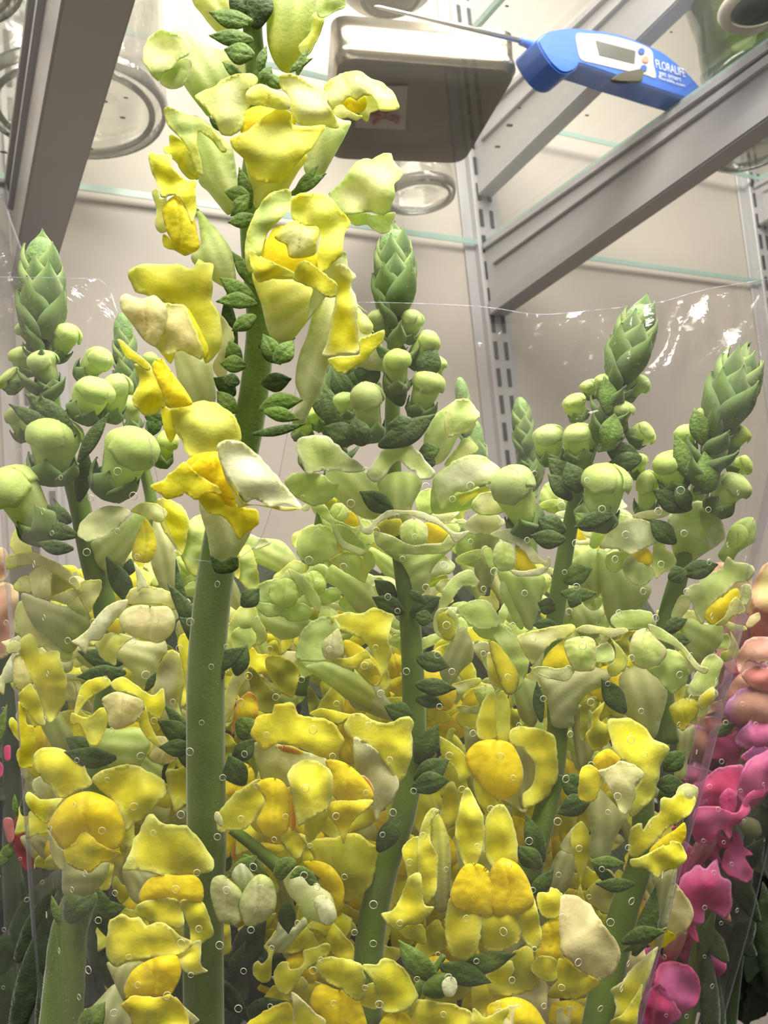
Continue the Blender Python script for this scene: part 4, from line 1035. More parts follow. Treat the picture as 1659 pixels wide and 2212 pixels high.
L s4 .29 B 720,1230 560,1170 160 K
L s4 .286 B 1140,1330 1240,1300 110 G
L s4 .286 B 1200,1380 1120,1370 100 K
L s4 .28 B 930,1650 775,1560 130 K
L s4 .30 B 860,860 740,840 200 K
L s4 .296 E 960,520 860,430 110 K
L s4 .292 E 1000,600 850,530 120 K
L s4 .284 E 1080,500 1160,560 60 K
L s4 .29 E 1100,620 1240,530 130 K
L s4 .282 E 1120,640 1200,660 100 K
L s4 .286 E 1050,1240 920,1180 130 K
L s4 .286 E 1140,900 1290,940 130 K
L s4 .284 E 1140,1050 1330,1070 110 K
L s4 .286 E 1130,1140 1260,1170 90 K
L s4 .288 E 1130,1480 1230,1300 150 K
L s4 .284 E 1130,1600 1290,1500 150 K
L s4 .28 E 1120,1660 1290,1620 140 K
L s4 .278 H 900,590 1010,420 130 K
L s4 .28 E 40,960 90,820 120 K
L s4 .30 E 80,560 160,480 120 K
L s4 .27 H 30,60 130,-40 120 K
L s4 .268 H 60,200 -10,60 150 K
L s4 .274 H 60,-140 150,-30 150 S
STEM s4 .296 P 850,660 850,780 848,900 850,1040 865,1180 885,1330 893,1480 893,1620 870,1760 830,1880 800,2030 790,2230 | 26 66 S
# spike behind, left of centre
TIP s5 .34 P 735,900 745,775 110 22
B s5 .33 B 560,1180 500,1040 150 gg
B s5 .335 B 420,1250 440,1060 150 gg
B s5 .33 B 430,1400 560,1300 150 gg
L s5 .32 B 560,1100 480,940 120 K
L s5 .32 B 700,950 610,830 170 K
L s5 .32 B 760,860 640,830 160 K
L s5 .318 B 620,1150 560,950 140 K
L s5 .32 B 700,1200 640,1060 150 K
L s5 .325 B 840,1000 760,860 170 K
STEM s5 .35 P 735,860 715,1000 690,1150 670,1300 650,1500 | 20 34 S
# blurred spikes far behind
TIP s6 .50 P 1015,960 992,812 52 22
TIP s6 .50 P 1035,1060 1020,900 70 18
STEM s6 .51 P 1010,900 1030,1000 1045,1150 | 14 24 S
TIP s7 .50 P 1135,980 1122,855 60 24
TIP s7 .51 P 1150,1060 1140,930 80 18
STEM s7 .51 P 1130,930 1145,1050 1150,1200 | 14 24 S
# right spike
F s8 .288 F
t gw -8: 40,360 120,370 260,400 320,400 330,450 300,560 280,640 250,720 210,710 180,660 130,560 80,480
h dy 0: 140,235 190,240 250,310 275,355 200,370 145,345
u vc 4: 0,150 60,120 190,115 200,160 260,240 300,290 335,310 345,280 362,290 350,350 300,325 250,325 200,240 130,205 50,175
p gc 5: 20,240 60,190 140,220 155,300 130,360 60,370 20,320
l vc 5: 118,362 200,368 300,350 350,345 310,390 260,400 180,402 140,390
l gg 1: -40,250 0,230 30,300 30,370 -20,330
F s8 .30 F
t gz -8: 640,240 700,270 780,310 860,400 950,450 960,500 900,600 880,700 800,720 720,700 680,600 660,480 640,360
t gz -12: 500,400 480,320 520,280 600,240 690,250 700,400 660,500 600,540 540,500
h dy 1: 840,265 930,230 970,290 955,330 890,325
u vc 5: 650,230 680,170 740,100 810,65 900,60 980,90 1010,150 995,200 950,222 890,250 830,265 770,240 700,235
u cv 3: 850,45 890,18 960,5 1020,0 1050,-12 1075,0 1070,30 1010,55 950,62
u gc 2: 980,200 1030,160 1050,240 1090,260 1112,310 1080,360 1020,390 990,420 970,350 965,290
l gc 4: 785,340 845,268 880,315 970,340 978,395 930,450 870,455 820,410
l gg 1: 700,270 770,250 850,270 800,340 740,380 690,340
F s8 .284 F
t zw -8: 290,1000 400,1000 500,940 620,940 720,980 690,1050 600,1090 540,1150 500,1240 500,1290 430,1310 370,1290 350,1200 320,1100
h dy 0: 310,925 350,850 440,785 450,860 475,945 400,955 320,950
u cp 3: 158,768 230,730 330,710 430,690 490,690 512,720 450,770 380,790 310,860 250,930 200,850
u cp 3: 505,722 570,690 650,700 740,712 800,708 825,730 790,750 720,770 650,745 580,745
p gx 6: 440,800 500,765 580,760 630,800 625,950 560,970 500,960 460,890
l gc 3: 630,830 700,795 742,850 735,905 680,918 625,910
u pg 0: 720,770 790,840 820,900 800,960 740,1000 710,990 700,940 745,900 745,830
l cg 5: 256,950 320,938 400,950 512,935 500,975 460,1025 400,1022 310,1000
F s8 .29 F
t zw -8: 770,1000 850,940 940,930 1030,1020 1060,1100 1040,1200 1020,1260 1000,1340 970,1370 900,1300 820,1240 780,1120
u gg 0: 718,660 760,615 850,600 950,610 980,650 985,700 940,720 860,720 760,720
u gc 5: 940,688 1000,700 1080,750 1140,800 1200,870 1250,930 1305,950 1280,985 1220,950 1150,860 1080,810 980,765
p gx 6: 830,830 860,740 930,710 980,760 1050,830 1050,880 1000,930 920,955 850,920
u gg 2: 1040,840 1120,850 1185,930 1175,1020 1100,1100 1060,1085 1000,1010 930,950 1010,930
F s8 .292 F
t zz -8: -60,0 40,20 60,120 40,260 20,420 -60,500 -100,300
u gg 1: -200,600 -90,540 0,560 60,680 -20,720 -100,700
u gg 0: -20,680 60,690 160,770 230,900 210,1000 160,1080 100,900 20,760
h yo 3: 0,790 40,800 120,900 170,1000 150,1090 90,1100 30,950 0,850
u yc 2: -20,860 30,880 80,970 115,1070 30,1060 -10,1000
F s8 .296 F
t gz -8: 100,950 200,1000 280,1050 300,1180 260,1300 180,1250 140,1100
u gg 0: 140,560 200,700 160,700 60,500 80,430
F s8 .29 F
t zz -7: 480,1180 560,1200 620,1300 620,1450 540,1560 500,1400
u oy 4: 600,1300 610,1220 680,1150 670,1200 650,1260 720,1300 720,1370 650,1440 600,1430 570,1350
u oo 2: 540,1380 540,1180 600,1120 640,1130 590,1200 580,1340
F s8 .282 F
t zw -8: 570,1720 640,1660 760,1780 810,1840 770,1920 730,2020 700,2120 640,2110 590,2060 600,1920 580,1820
u yp 0: 700,1270 760,1245 840,1255 920,1300 980,1370 1075,1430 1020,1520 1000,1620 980,1700 930,1770 840,1830 820,1700 890,1640 890,1570 800,1510 740,1440
p dd 3: 610,1510 640,1460 700,1430 740,1450 780,1500 700,1545 640,1565
l yd 4: 530,1610 550,1540 600,1525 655,1580 645,1700 600,1752 530,1725
l xc 6: 645,1570 720,1540 770,1505 850,1520 912,1570 905,1610 870,1640 870,1700 840,1790 810,1830 770,1790 720,1680
F s8 .284 I
t zw -8: 970,790 1050,740 1115,720 1100,850 1070,1000 1050,1080 1000,1080 980,980 985,860
u yp 2: 820,600 840,500 880,460 905,460 910,500 960,430 1010,400 1020,310 1080,310 1130,270 1200,290 1230,320 1200,400 1130,450 1050,500 960,600 880,660 830,650
u cx 0: 1110,290 1130,240 1180,222 1240,250 1230,320 1180,320
p dd 3: 950,620 1020,550 1100,500 1160,455 1172,520 1150,580 1100,620 980,650
l yp 5: 830,680 900,660 1000,610 1060,570 1110,570 1150,600 1172,680 1110,730 1050,740 1000,785 920,730 850,722
F s8 .29 I
u yc 2: 725,1450 780,1420 830,1340 900,1280 1000,1200 960,1340 920,1450 890,1560 860,1700 730,1700 750,1560
l yp 4: 720,1640 790,1600 860,1500 910,1420 890,1560 850,1700 730,1700
F s8 .298 I
u cz -2: 420,600 480,500 540,450 560,500 540,600 480,640
u yp 0: 480,560 540,450 590,520 600,640 560,760 520,900 600,1000 560,900
t zz -8: 320,860 400,640 500,620 500,780 440,880 360,900
u zp -6: 560,880 680,780 740,860 700,1000 620,950
B s8 .284 C 540,1100 510,870 190 gg
B s8 .28 C 620,1490 720,1110 270 gg
B s8 .292 C 380,1110 330,880 180 gg
B s8 .284 C 230,1520 90,1130 250 gg
B s8 .288 C 830,980 970,900 150 gg
B s8 .282 C 740,920 790,730 160 Hg
B s8 .288 C 540,850 480,700 140 gg
B s8 .284 C 690,730 700,570 140 Hg
B s8 .288 C 790,720 940,600 120 Mg
B s8 .294 C 610,720 580,610 110 Hg
B s8 .30 C 880,1200 880,1050 110 gg
B s8 .30 C 930,1450 940,1150 130 gg
TIP s8 .284 P 1335,830 1392,655 115 30
L s8 .278 C 700,980 740,820 150 G
L s8 .28 C 700,780 680,600 120 G
L s8 .286 C 860,1080 690,1010 150 K
L s8 .284 C 870,1080 720,1100 120 K
L s8 .28 C 520,1250 460,1110 150 K
L s8 .286 C 480,1200 350,1080 130 K
L s8 .284 C 460,1300 350,1180 120 K
L s8 .28 C 420,1500 290,1440 130 K
L s8 .278 C 410,1560 250,1540 120 K
L s8 .276 C 600,1490 510,1410 110 G
L s8 .274 C 690,1430 510,1490 100 K
L s8 .286 F 470,420 600,360 130 G
L s8 .284 F 460,500 630,500 90 G
L s8 .28 F 480,530 540,560 110 K
L s8 .29 F 370,590 290,560 110 K
L s8 .286 F 370,690 260,690 80 K
L s8 .288 F 780,1180 670,1020 130 K
L s8 .29 F 300,1230 280,1040 70 K
L s8 .286 I 560,250 420,180 150 K
L s8 .284 I 560,330 410,400 140 K
L s8 .288 F 1060,1540 1160,1450 130 K
L s8 .286 F 1020,1640 1150,1640 120 K
L s8 .29 F 1020,1720 1090,1700 120 K
L s8 .284 I 740,820 610,700 70 K
L s8 .28 I 820,820 640,820 90 K
L s8 .282 I 640,690 800,700 80 G
L s8 .284 I 880,1180 980,860 130 K
L s8 .28 I 830,1160 1030,1110 110 K
L s8 .282 I 840,1200 1040,1090 60 G
L s8 .29 I 300,640 220,420 120 K
L s8 .288 I 280,700 170,600 130 K
L s8 .288 I 260,860 370,740 100 K
STEM s8 .30 P 1340,800 1300,900 1262,1010 1235,1120 1210,1260 1195,1400 1205,1560 1190,1700 1160,1820 1140,1900 | 24 56 S
STEM s8 .30 P 1390,1700 1385,1850 1350,1960 1320,2080 1290,2240 | 44 78 S
# far right spike
F s9 .30 F
t gg -8: 1060,50 1110,0 1200,-40 1280,-50 1350,-20 1380,60 1400,160 1350,220 1290,260 1220,310 1180,370 1120,350 1090,250 1065,150
u gv 2: 1060,60 1110,0 1200,-45 1290,-50 1355,-20 1380,60 1408,160 1380,200 1320,225 1240,180 1140,130 1090,140
l gv 5: 1250,0 1290,-20 1350,-20 1380,60 1405,160 1370,200 1320,230 1290,170 1260,100
F s9 .298 F
t gz -8: 1130,680 1200,650 1290,690 1380,680 1390,780 1340,850 1290,890 1250,920 1190,880 1150,780
u gc 1: 1170,490 1200,450 1250,440 1250,400 1300,380 1380,350 1420,280 1465,310 1550,330 1580,370 1540,430 1470,440 1430,480 1370,530 1300,600 1270,690 1230,640 1200,560
p dy 3: 1280,650 1300,590 1370,530 1440,480 1480,475 1500,540 1450,580 1400,640 1330,690
l cp 6: 1340,690 1400,640 1440,545 1480,530 1525,610 1450,640 1400,690
u cv 2: 1500,460 1550,450 1562,510 1530,570 1500,560
u cg -6: 1080,640 1130,520 1180,520 1200,560 1130,660
F s9 .298 F
t zw -8: 1100,1300 1160,1310 1220,1290 1220,1380 1180,1500 1170,1600 1100,1600 1110,1400
u gc 2: 1290,880 1350,870 1390,920 1365,1000 1350,1060 1280,1100 1230,1130 1180,1100 1190,1050 1240,960
p yp 2: 1070,1180 1150,1130 1250,1130 1240,1220 1200,1270 1150,1325 1100,1280 1080,1230
l yc 4: 1245,1130 1330,1060 1342,1130 1310,1170 1260,1200
F s9 .30 F
t gg -6: 1360,280 1400,200 1440,100 1520,50 1580,60 1590,180 1540,220 1480,260 1430,330
p gg 3: 1410,180 1440,110 1500,90 1540,140 1520,210 1450,240
B s9 .29 C 1110,1270 1050,1040 190 gg
B s9 .286 C 1290,1180 1340,965 160 Hg
B s9 .288 C 1330,1400 1500,1180 200 gg
B s9 .30 C 1420,1150 1560,1100 120 gg
B s9 .288 C 1400,1050 1520,890 130 Mg
B s9 .292 C 1190,1050 1150,880 120 Mg
B s9 .288 C 1270,960 1290,770 120 Mg
TIP s9 .286 P 1550,930 1610,765 130 28
L s9 .282 C 1300,1240 1280,1050 160 G
L s9 .284 C 1260,960 1220,790 130 G
L s9 .286 C 1200,1180 1110,950 130 G
L s9 .29 C 1160,1360 980,1270 140 K
L s9 .288 C 1170,1360 1110,1240 110 K
L s9 .292 C 1080,1560 960,1450 130 K
L s9 .29 F 1180,370 1350,330 120 K
L s9 .288 F 1130,420 1100,340 120 K
L s9 .292 F 1060,720 1170,660 90 K
L s9 .29 F 1090,780 1190,790 90 K
STEM s9 .31 P 1560,900 1520,1000 1500,1100 1470,1230 1440,1350 1430,1480 1440,1600 | 26 54 S
# lower left spike
F s10 .268 G
t wz -8: 370,640 460,680 560,700 650,680 640,780 560,880 500,910 400,900 370,860 370,760
u yp 0: 200,45 260,10 310,5 400,30 470,80 520,150 548,230 470,265 380,310 330,280 280,220 210,140
u yp 1: 550,190 600,150 700,120 800,108 880,150 960,190 998,270 960,320 900,390 830,450 750,510 740,440 700,360 640,300 570,230
l yp 3: 150,300 175,272 240,315 300,315 375,312 345,360 310,430 270,460 210,410 160,350
u zw -6: 190,230 240,180 320,260 340,320 240,310
p dd 4: 280,490 320,400 400,310 500,270 580,280 680,330 730,420 747,520 720,600 640,620 560,590 500,560 450,600 380,612 335,570 300,510
l yd 6: 380,620 450,570 500,500 580,570 650,610 722,640 660,690 600,700 540,755 460,735 400,700
l cz -4: 290,500 330,580 390,640 380,740 330,700 300,620
s K 3: 400,890 450,885 500,900 540,890 560,950 500,1020 430,1060 390,1030 375,960
q G 0: 350,1040 310,900 50
F s10 .262 G
t zw -9: 735,740 850,745 950,780 900,850 840,940 790,920 750,840
u yp 2: 850,480 870,415 915,408 950,450 1020,470 1090,470 1170,530 1240,620 1282,700 1270,740 1180,765 1080,782 980,770 900,750 820,740 735,742 760,660 800,560
p dd 2: 830,880 880,800 960,765 1060,770 1160,770 1212,830 1210,925 1150,930 1075,935 1000,905 900,920 840,935
l yp 3: 800,990 850,930 1000,905 1075,930 1100,1040 1080,1090 1000,1080 900,1050 840,1020
l yp 3: 1075,930 1200,920 1250,1020 1278,1130 1240,1150 1200,1185 1140,1170 1130,1080
F s10 .258 G
t zw -9: 640,1290 750,1290 860,1290 820,1380 780,1450 740,1520 700,1450 660,1360
u yp 2: 630,1220 640,1100 660,1040 730,1003 770,1020 830,1018 875,1070 940,1048 1010,1070 1070,1130 1155,1170 1120,1215 1050,1250 930,1258 840,1270 760,1290 700,1320 650,1280
l yc 0: 1080,1250 1130,1190 1200,1160 1200,1300 1240,1345 1150,1365 1090,1335 1070,1290
p dd 2: 740,1440 790,1340 880,1280 970,1250 1060,1255 1082,1350 1055,1430 1010,1490 900,1490 800,1500 750,1510
l yd 4: 728,1540 800,1490 950,1500 1010,1480 1100,1560 1115,1720 850,1720 780,1620
l xc 1: 1040,1500 1100,1555 1190,1635 1160,1660 1110,1720 1060,1700
F s10 .27 G
t ww -4: 520,1600 600,1500 690,1420 740,1530 800,1640 780,1720 520,1720
q S 6: 500,1700 620,1540 150
STEM s10 .285 P 178,1930 150,2010 140,2110 130,2240 | 66 90 S
# white side-shoot buds, lower centre
F s11 .258 G
p zg 2: 1255,870 1270,790 1330,768 1375,800 1430,850 1450,900 1430,970 1440,1040 1400,1072 1370,1050 1310,1050 1280,980
p zg 3: 1440,900 1475,830 1530,770 1580,768 1630,810 1652,900 1640,980 1590,1040 1550,1060 1500,1082 1460,1060 1430,970
t vg 1: 1380,770 1410,700 1460,680 1500,750 1530,810 1450,900 1400,820
q S -4: 1500,680 1360,780 90
q S -6: 1480,670 1600,770 80
F s11 .26 H
b vg 2: 310,790 350,730 420,715 490,760 520,830 590,880 620,960 625,1030 580,1072 510,1050 440,1020 400,950 340,880
p vc 8: 490,930 520,890 570,900 615,950 628,1030 580,1072 530,1050 510,990
s S 9: 350,790 370,740 420,715 480,750 510,810 470,830 420,775
s S 6: 250,760 280,680 350,660 390,700 340,760 300,800
F s11 .268 H
t zw 0: 215,1180 260,1120 280,1050 330,1040 370,1080 430,1020 455,1060 400,1130 350,1190 300,1235 250,1210
q K 4: 330,960 340,1110 110
STEM s11 .272 P 500,1790 545,1825 580,1855 610,1880 | 22 30 S
# small closed bud at the foot
F s12 .262 H
b SG 0: 1140,1440 1190,1380 1260,1350 1320,1375 1300,1430 1270,1500 1220,1510 1150,1490
p vv 4: 1255,1420 1290,1378 1335,1385 1350,1440 1325,1495 1275,1490
L s12 .264 H 1195,1360 1010,1170 150 S
L s12 .268 H 1300,1330 1535,1405 150 K
L s12 .27 H 1400,1300 1680,1240 130 S
STEM s12 .272 H 1270,1250 1200,1350 1120,1440 1080,1560 | 12 26 S
# dark foliage low in the sleeve
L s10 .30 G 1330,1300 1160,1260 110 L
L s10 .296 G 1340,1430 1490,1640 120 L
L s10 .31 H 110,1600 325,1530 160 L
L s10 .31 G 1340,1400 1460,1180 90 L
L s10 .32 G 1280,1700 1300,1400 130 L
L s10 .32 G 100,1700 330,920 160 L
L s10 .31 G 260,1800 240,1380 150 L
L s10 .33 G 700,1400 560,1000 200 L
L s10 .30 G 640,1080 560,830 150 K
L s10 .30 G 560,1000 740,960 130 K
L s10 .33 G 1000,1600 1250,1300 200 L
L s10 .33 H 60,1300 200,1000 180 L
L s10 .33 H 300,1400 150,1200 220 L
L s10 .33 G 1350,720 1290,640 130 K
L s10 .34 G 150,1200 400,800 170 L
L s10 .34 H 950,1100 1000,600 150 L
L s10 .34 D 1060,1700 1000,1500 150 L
'''
NEIGH = '''
F n1 0.435 J
t br -8: 540,300 620,220 680,280 660,420 560,400
u br 2: 500,300 520,220 560,150 620,120 700,160 660,340 560,360
u xb 4: 480,420 500,380 540,360 545,395 500,430
F n1 0.420 J
t rm -8: 380,760 450,640 540,660 640,720 660,900 520,900 430,860
u rr 3: 440,560 480,490 540,470 620,480 660,560 640,660 600,590 540,590 490,580 450,630
u Rr 4: 460,640 520,600 570,610 620,580 660,640 640,720 540,710 500,690
u rn -2: 340,480 400,500 440,600 440,640 400,620 350,540
u ru 1: 400,760 470,700 560,690 640,760 640,900 500,900 430,860 390,820
L n1 0.425 J 340,900 430,860 60 K
F n1 0.420 J
t un -8: 440,880 520,840 640,820 660,1000 560,1020 480,980
u nu 2: 430,930 520,830 620,790 680,850 660,1000 560,1000 480,980
u un 5: 460,1010 540,950 580,970 640,990 680,1080 580,1060 500,1040
F n1 0.410 J
t mn -8: 250,1200 400,1080 560,1020 620,1100 560,1200 420,1300 300,1400 230,1340
u mn 3: 270,1140 330,1080 360,1060 460,1045 475,1100 440,1180 400,1240 330,1200 270,1240
u nn 2: 440,1180 480,1040 560,990 600,970 660,1000 640,1120 560,1180 490,1220
p mn 3: 360,1200 400,1150 440,1180 430,1260 380,1290
l nm 4: 250,1250 340,1230 440,1260 480,1200 500,1260 430,1320 410,1380 370,1340 320,1400 250,1380
l mn 3: 480,1190 560,1140 560,1190 500,1210 480,1280 430,1320
F n1 0.410 J
t rn -6: 210,1520 250,1400 330,1300 350,1400 290,1490 210,1560
u mn 3: 190,1560 260,1500 300,1510 330,1480 350,1470 370,1550 410,1570 415,1700 390,1742 340,1710 300,1700 290,1760 230,1760 180,1740 150,1680
l mm 5: 130,1720 190,1690 240,1740 270,1840 240,1830 210,1790 150,1810 120,1790
t rR -8: 130,1800 200,1760 220,1800 170,1920 110,1920
F n1 0.410 J
t mn -8: 30,2080 90,1960 160,1940 230,1970 250,2080 180,2170 60,2200
u nm 2: 90,1945 160,1930 240,1960 275,2020 270,2100 200,2170 120,2120 70,2040
u mn 4: 20,2230 30,2080 100,2030 150,2100 190,2180 100,2230
STEM n1 0.435 J 560,700 470,1100 360,1450 300,1760 250,2000 200,2250 | 30 40 S
L n1 0.420 J 280,1880 330,1720 70 K
L n1 0.425 J 380,1900 300,1750 90 K
L n1 0.425 J 330,2300 300,1850 90 L
L n1 0.435 J 360,2350 360,2000 120 L
F n2 0.455 J
b zM 0: 450,1320 480,1280 540,1300 550,1360 500,1380
L n2 0.455 J 480,1560 380,1380 90 L
L n2 0.455 J 520,1700 430,1460 100 L
L n2 0.465 J 420,1900 500,1650 110 L
L n2 0.465 J 500,1880 390,1760 100 L
L n2 0.465 J 460,1500 560,1380 100 L
L n2 0.465 J 330,1700 420,1560 110 L
L n2 0.475 J 600,2000 560,1600 160 L
L n2 0.475 J 300,1160 380,960 160 L
L n2 0.475 J 380,1040 430,880 120 K
STEM n2 0.485 J 500,1330 480,1600 440,1900 400,2250 | 22 34 L
F n3 0.465 K
u rb 2: -60,60 30,20 70,40 95,90 80,200 60,360 -20,400 -60,300
u rb 0: -60,-140 20,-150 50,-80 30,0 -60,20
F n3 0.455 K
u qq 2: 70,1200 150,1150 220,1200 245,1300 210,1420 130,1450 70,1350
u RR 4: 15,1200 60,1195 70,1290 40,1310
u mm 4: -20,900 15,930 10,980 -20,990
u mm 2: 20,840 50,830 50,900 25,900
STEM n3 0.485 K 20,100 30,500 60,1000 60,1500 100,2300 | 30 40 L
L n3 0.455 K 10,1380 70,1310 60 S
L n3 0.455 K -20,1420 60,1350 70 S
L n3 0.465 K -30,850 30,640 60 S
L n3 0.475 K 100,1900 300,1450 180 L
L n3 0.475 K -40,2000 110,1700 150 L
L n3 0.475 K 60,2300 20,1800 160 L
L n3 0.475 K 160,2300 110,1500 120 L
'''
SOIL = {
 's1': ('tallest yellow snapdragon spike, rising above the sleeve with a thick hairy green stem', 'flower'),
 's2': ('left yellow snapdragon spike with a woolly green tip and closed buds above pale blossoms', 'flower'),
 's3': ('small budded snapdragon spike standing behind the left woolly-tipped spike', 'flower'),
 's4': ('central snapdragon spike, green pointed tip beside the tallest spike, pale to deep yellow blossoms', 'flower'),
 's5': ('half hidden budded snapdragon spike between the tallest and the central spike', 'flower'),
 's6': ('blurred small green snapdragon tip just right of the central spike', 'flower'),
 's7': ('blurred lone green snapdragon tip seen far behind, between centre and right spikes', 'flower'),
 's8': ('right snapdragon spike with rounded lime buds leaning right over pale yellow blossoms', 'flower'),
 's9': ('rightmost yellow snapdragon spike with fuzzy tip close to the sleeve edge', 'flower'),
 's10': ('lower left snapdragon with three deep yellow blossoms and a thick green stem', 'flower'),
 's11': ('drooping side shoot of greenish white snapdragon buds near the bottom', 'flower'),
 's12': ('small green shoot with one round cream bud at the bottom centre', 'flower'),
 'n1': ('pink and magenta snapdragon spike right of the yellow bunch, outside its sleeve', 'flower'),
 'n2': ('dark leafy shoot with one pale bud behind the magenta snapdragon', 'flower'),
 'n3': ('peach and red snapdragon with dark foliage at the left edge', 'flower'),
}
def parse(data):
    out = []
    for ln in data.strip().split('\n'):
        ln = ln.strip()
        if not ln or ln[0] == '#': continue
        out.append(ln)
    return out
def build_plants(lines):
    flowers = {}
    cur = None; head = None; hd = None
    roots = {}
    # stem base of every plant: the foot of its stem, or its lowest point
    def root_of(s):
        if s in roots: return roots[s]
        base = None
        for ln in lines:
            if ln.startswith('STEM '+s+' '):
                a = ln.split(' | ')[0].split(); p = pts_of(a[3], ' '.join(a[4:]))[-1]; base = P(p[0], p[1], float(a[2]))
        if s == 's1': base = P(440, 2240, .275)
        r = empty('snapdragon', base, *SOIL[s])
        roots[s] = r; return r
    i = 0
    while i < len(lines):
        ln = lines[i]; i += 1; a = ln.split()
        if a[0] == 'F':
            root = root_of(a[1]); D = float(a[2]); z = a[3]; body = []
            while i < len(lines) and lines[i].split()[0] in 'tulphsqmb' and ':' in lines[i]:
                body.append(lines[i]); i += 1
            allp = []
            items = []
            for b in body:
                hh, pp = b.split(':'); k, c, dz = hh.split()
                if k == 'q':
                    q = pp.split(); p2 = pts_of(z, q[0]+' '+q[1]); wz = float(q[2])*ZONES[z][2]
                    items.append(('s', c, float(dz)+2, leafline(p2[0], p2[1], wz)))
                else:
                    o = pts_of(z, pp); items.append((k, c, float(dz), o))
                    if k in 'ulp': allp += o
            ctr = np.array(allp).mean(0) if allp else None
            par = None
            order = sorted(range(len(items)), key=lambda n: (items[n][0] not in 'tb', n))
            first = True; fl = []
            for n in order:
                k, c, dz, o = items[n]
                try:
                    ob = piece(k, c, D, dz, o, ctr, name=('bud' if k == 'b' else 'flower') if first else None)
                except Exception as ex:
                    print('patch failed', ln, k, ex); continue
                adopt(ob, root if first else par, root)
                if first: par = ob; first = False
                fl.append(ob)
            flowers.setdefault(a[1], []).append((fl, ctr, D))
        elif a[0] == 'B':
            b, t = pts_of(a[3], a[4]+' '+a[5]); bud(root_of(a[1]), float(a[2]), b, t, float(a[6])*ZONES[a[3]][2], a[7])
        elif a[0] == 'TIP':
            b, t = pts_of(a[3], a[4]+' '+a[5]); skirt(root_of(a[1]), float(a[2]), b, t, float(a[6]), 13 if float(a[6]) > 100 else 8); tip(root_of(a[1]), float(a[2]), b, t, float(a[6]), int(a[7]))
        elif a[0] == 'L':
            b, t = pts_of(a[3], a[4]+' '+a[5]); wd = float(a[6])*ZONES[a[3]][2]
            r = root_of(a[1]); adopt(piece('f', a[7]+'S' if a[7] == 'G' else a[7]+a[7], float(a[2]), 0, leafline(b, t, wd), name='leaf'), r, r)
        elif a[0] == 'STEM':
            x, y = ln.split(' | '); a = x.split(); p = pts_of(a[3], ' '.join(a[4:])); y = y.split()
            k = ZONES[a[3]][2] if False else 1
            stem(root_of(a[1]), float(a[2]), p, float(y[0])*k, float(y[1])*k, y[2])
    return roots, flowers
ROOT1, FLW = build_plants(parse(DATA))
r1 = ROOT1['s1']
stem(r1, .232, [(548, -60), (545, 40), (552, 150), (560, 260), (545, 400), (548, 540), (562, 680), (555, 800), (535, 930), (515, 1010)], 36, 66, 'S', .245, col2='S')
stem(r1, .245, [(515, 1000), (490, 1110), (468, 1230), (448, 1400), (444, 1600), (446, 1800), (440, 2000), (440, 2240)], 72, 84, 'S', .285)
ROOT2, FLW2 = build_plants(parse(NEIGH))

def echo(stem_id, k, px, py, D, rot=0, scale=1.0):
    """a further blossom of the same plant: copy a flower and its petals to a place deeper in the bunch"""
    root = ROOT1[stem_id]; fl, ctr, D0 = FLW[stem_id][k]
    A = P(ctr[0], ctr[1], D0); B = P(px, py, D); v = (A-Vector(CAM)).normalized()
    M = Matrix.Translation(B) @ Matrix.Rotation(rot, 4, v) @ Matrix.Scale(scale*D/D0, 4) @ Matrix.Translation(-A)
    head = None
    for o in fl:
        c = o.copy(); C.objects.link(c)
        if head is None:
            head = c; c.matrix_basis = M
        else:
            c.parent = head
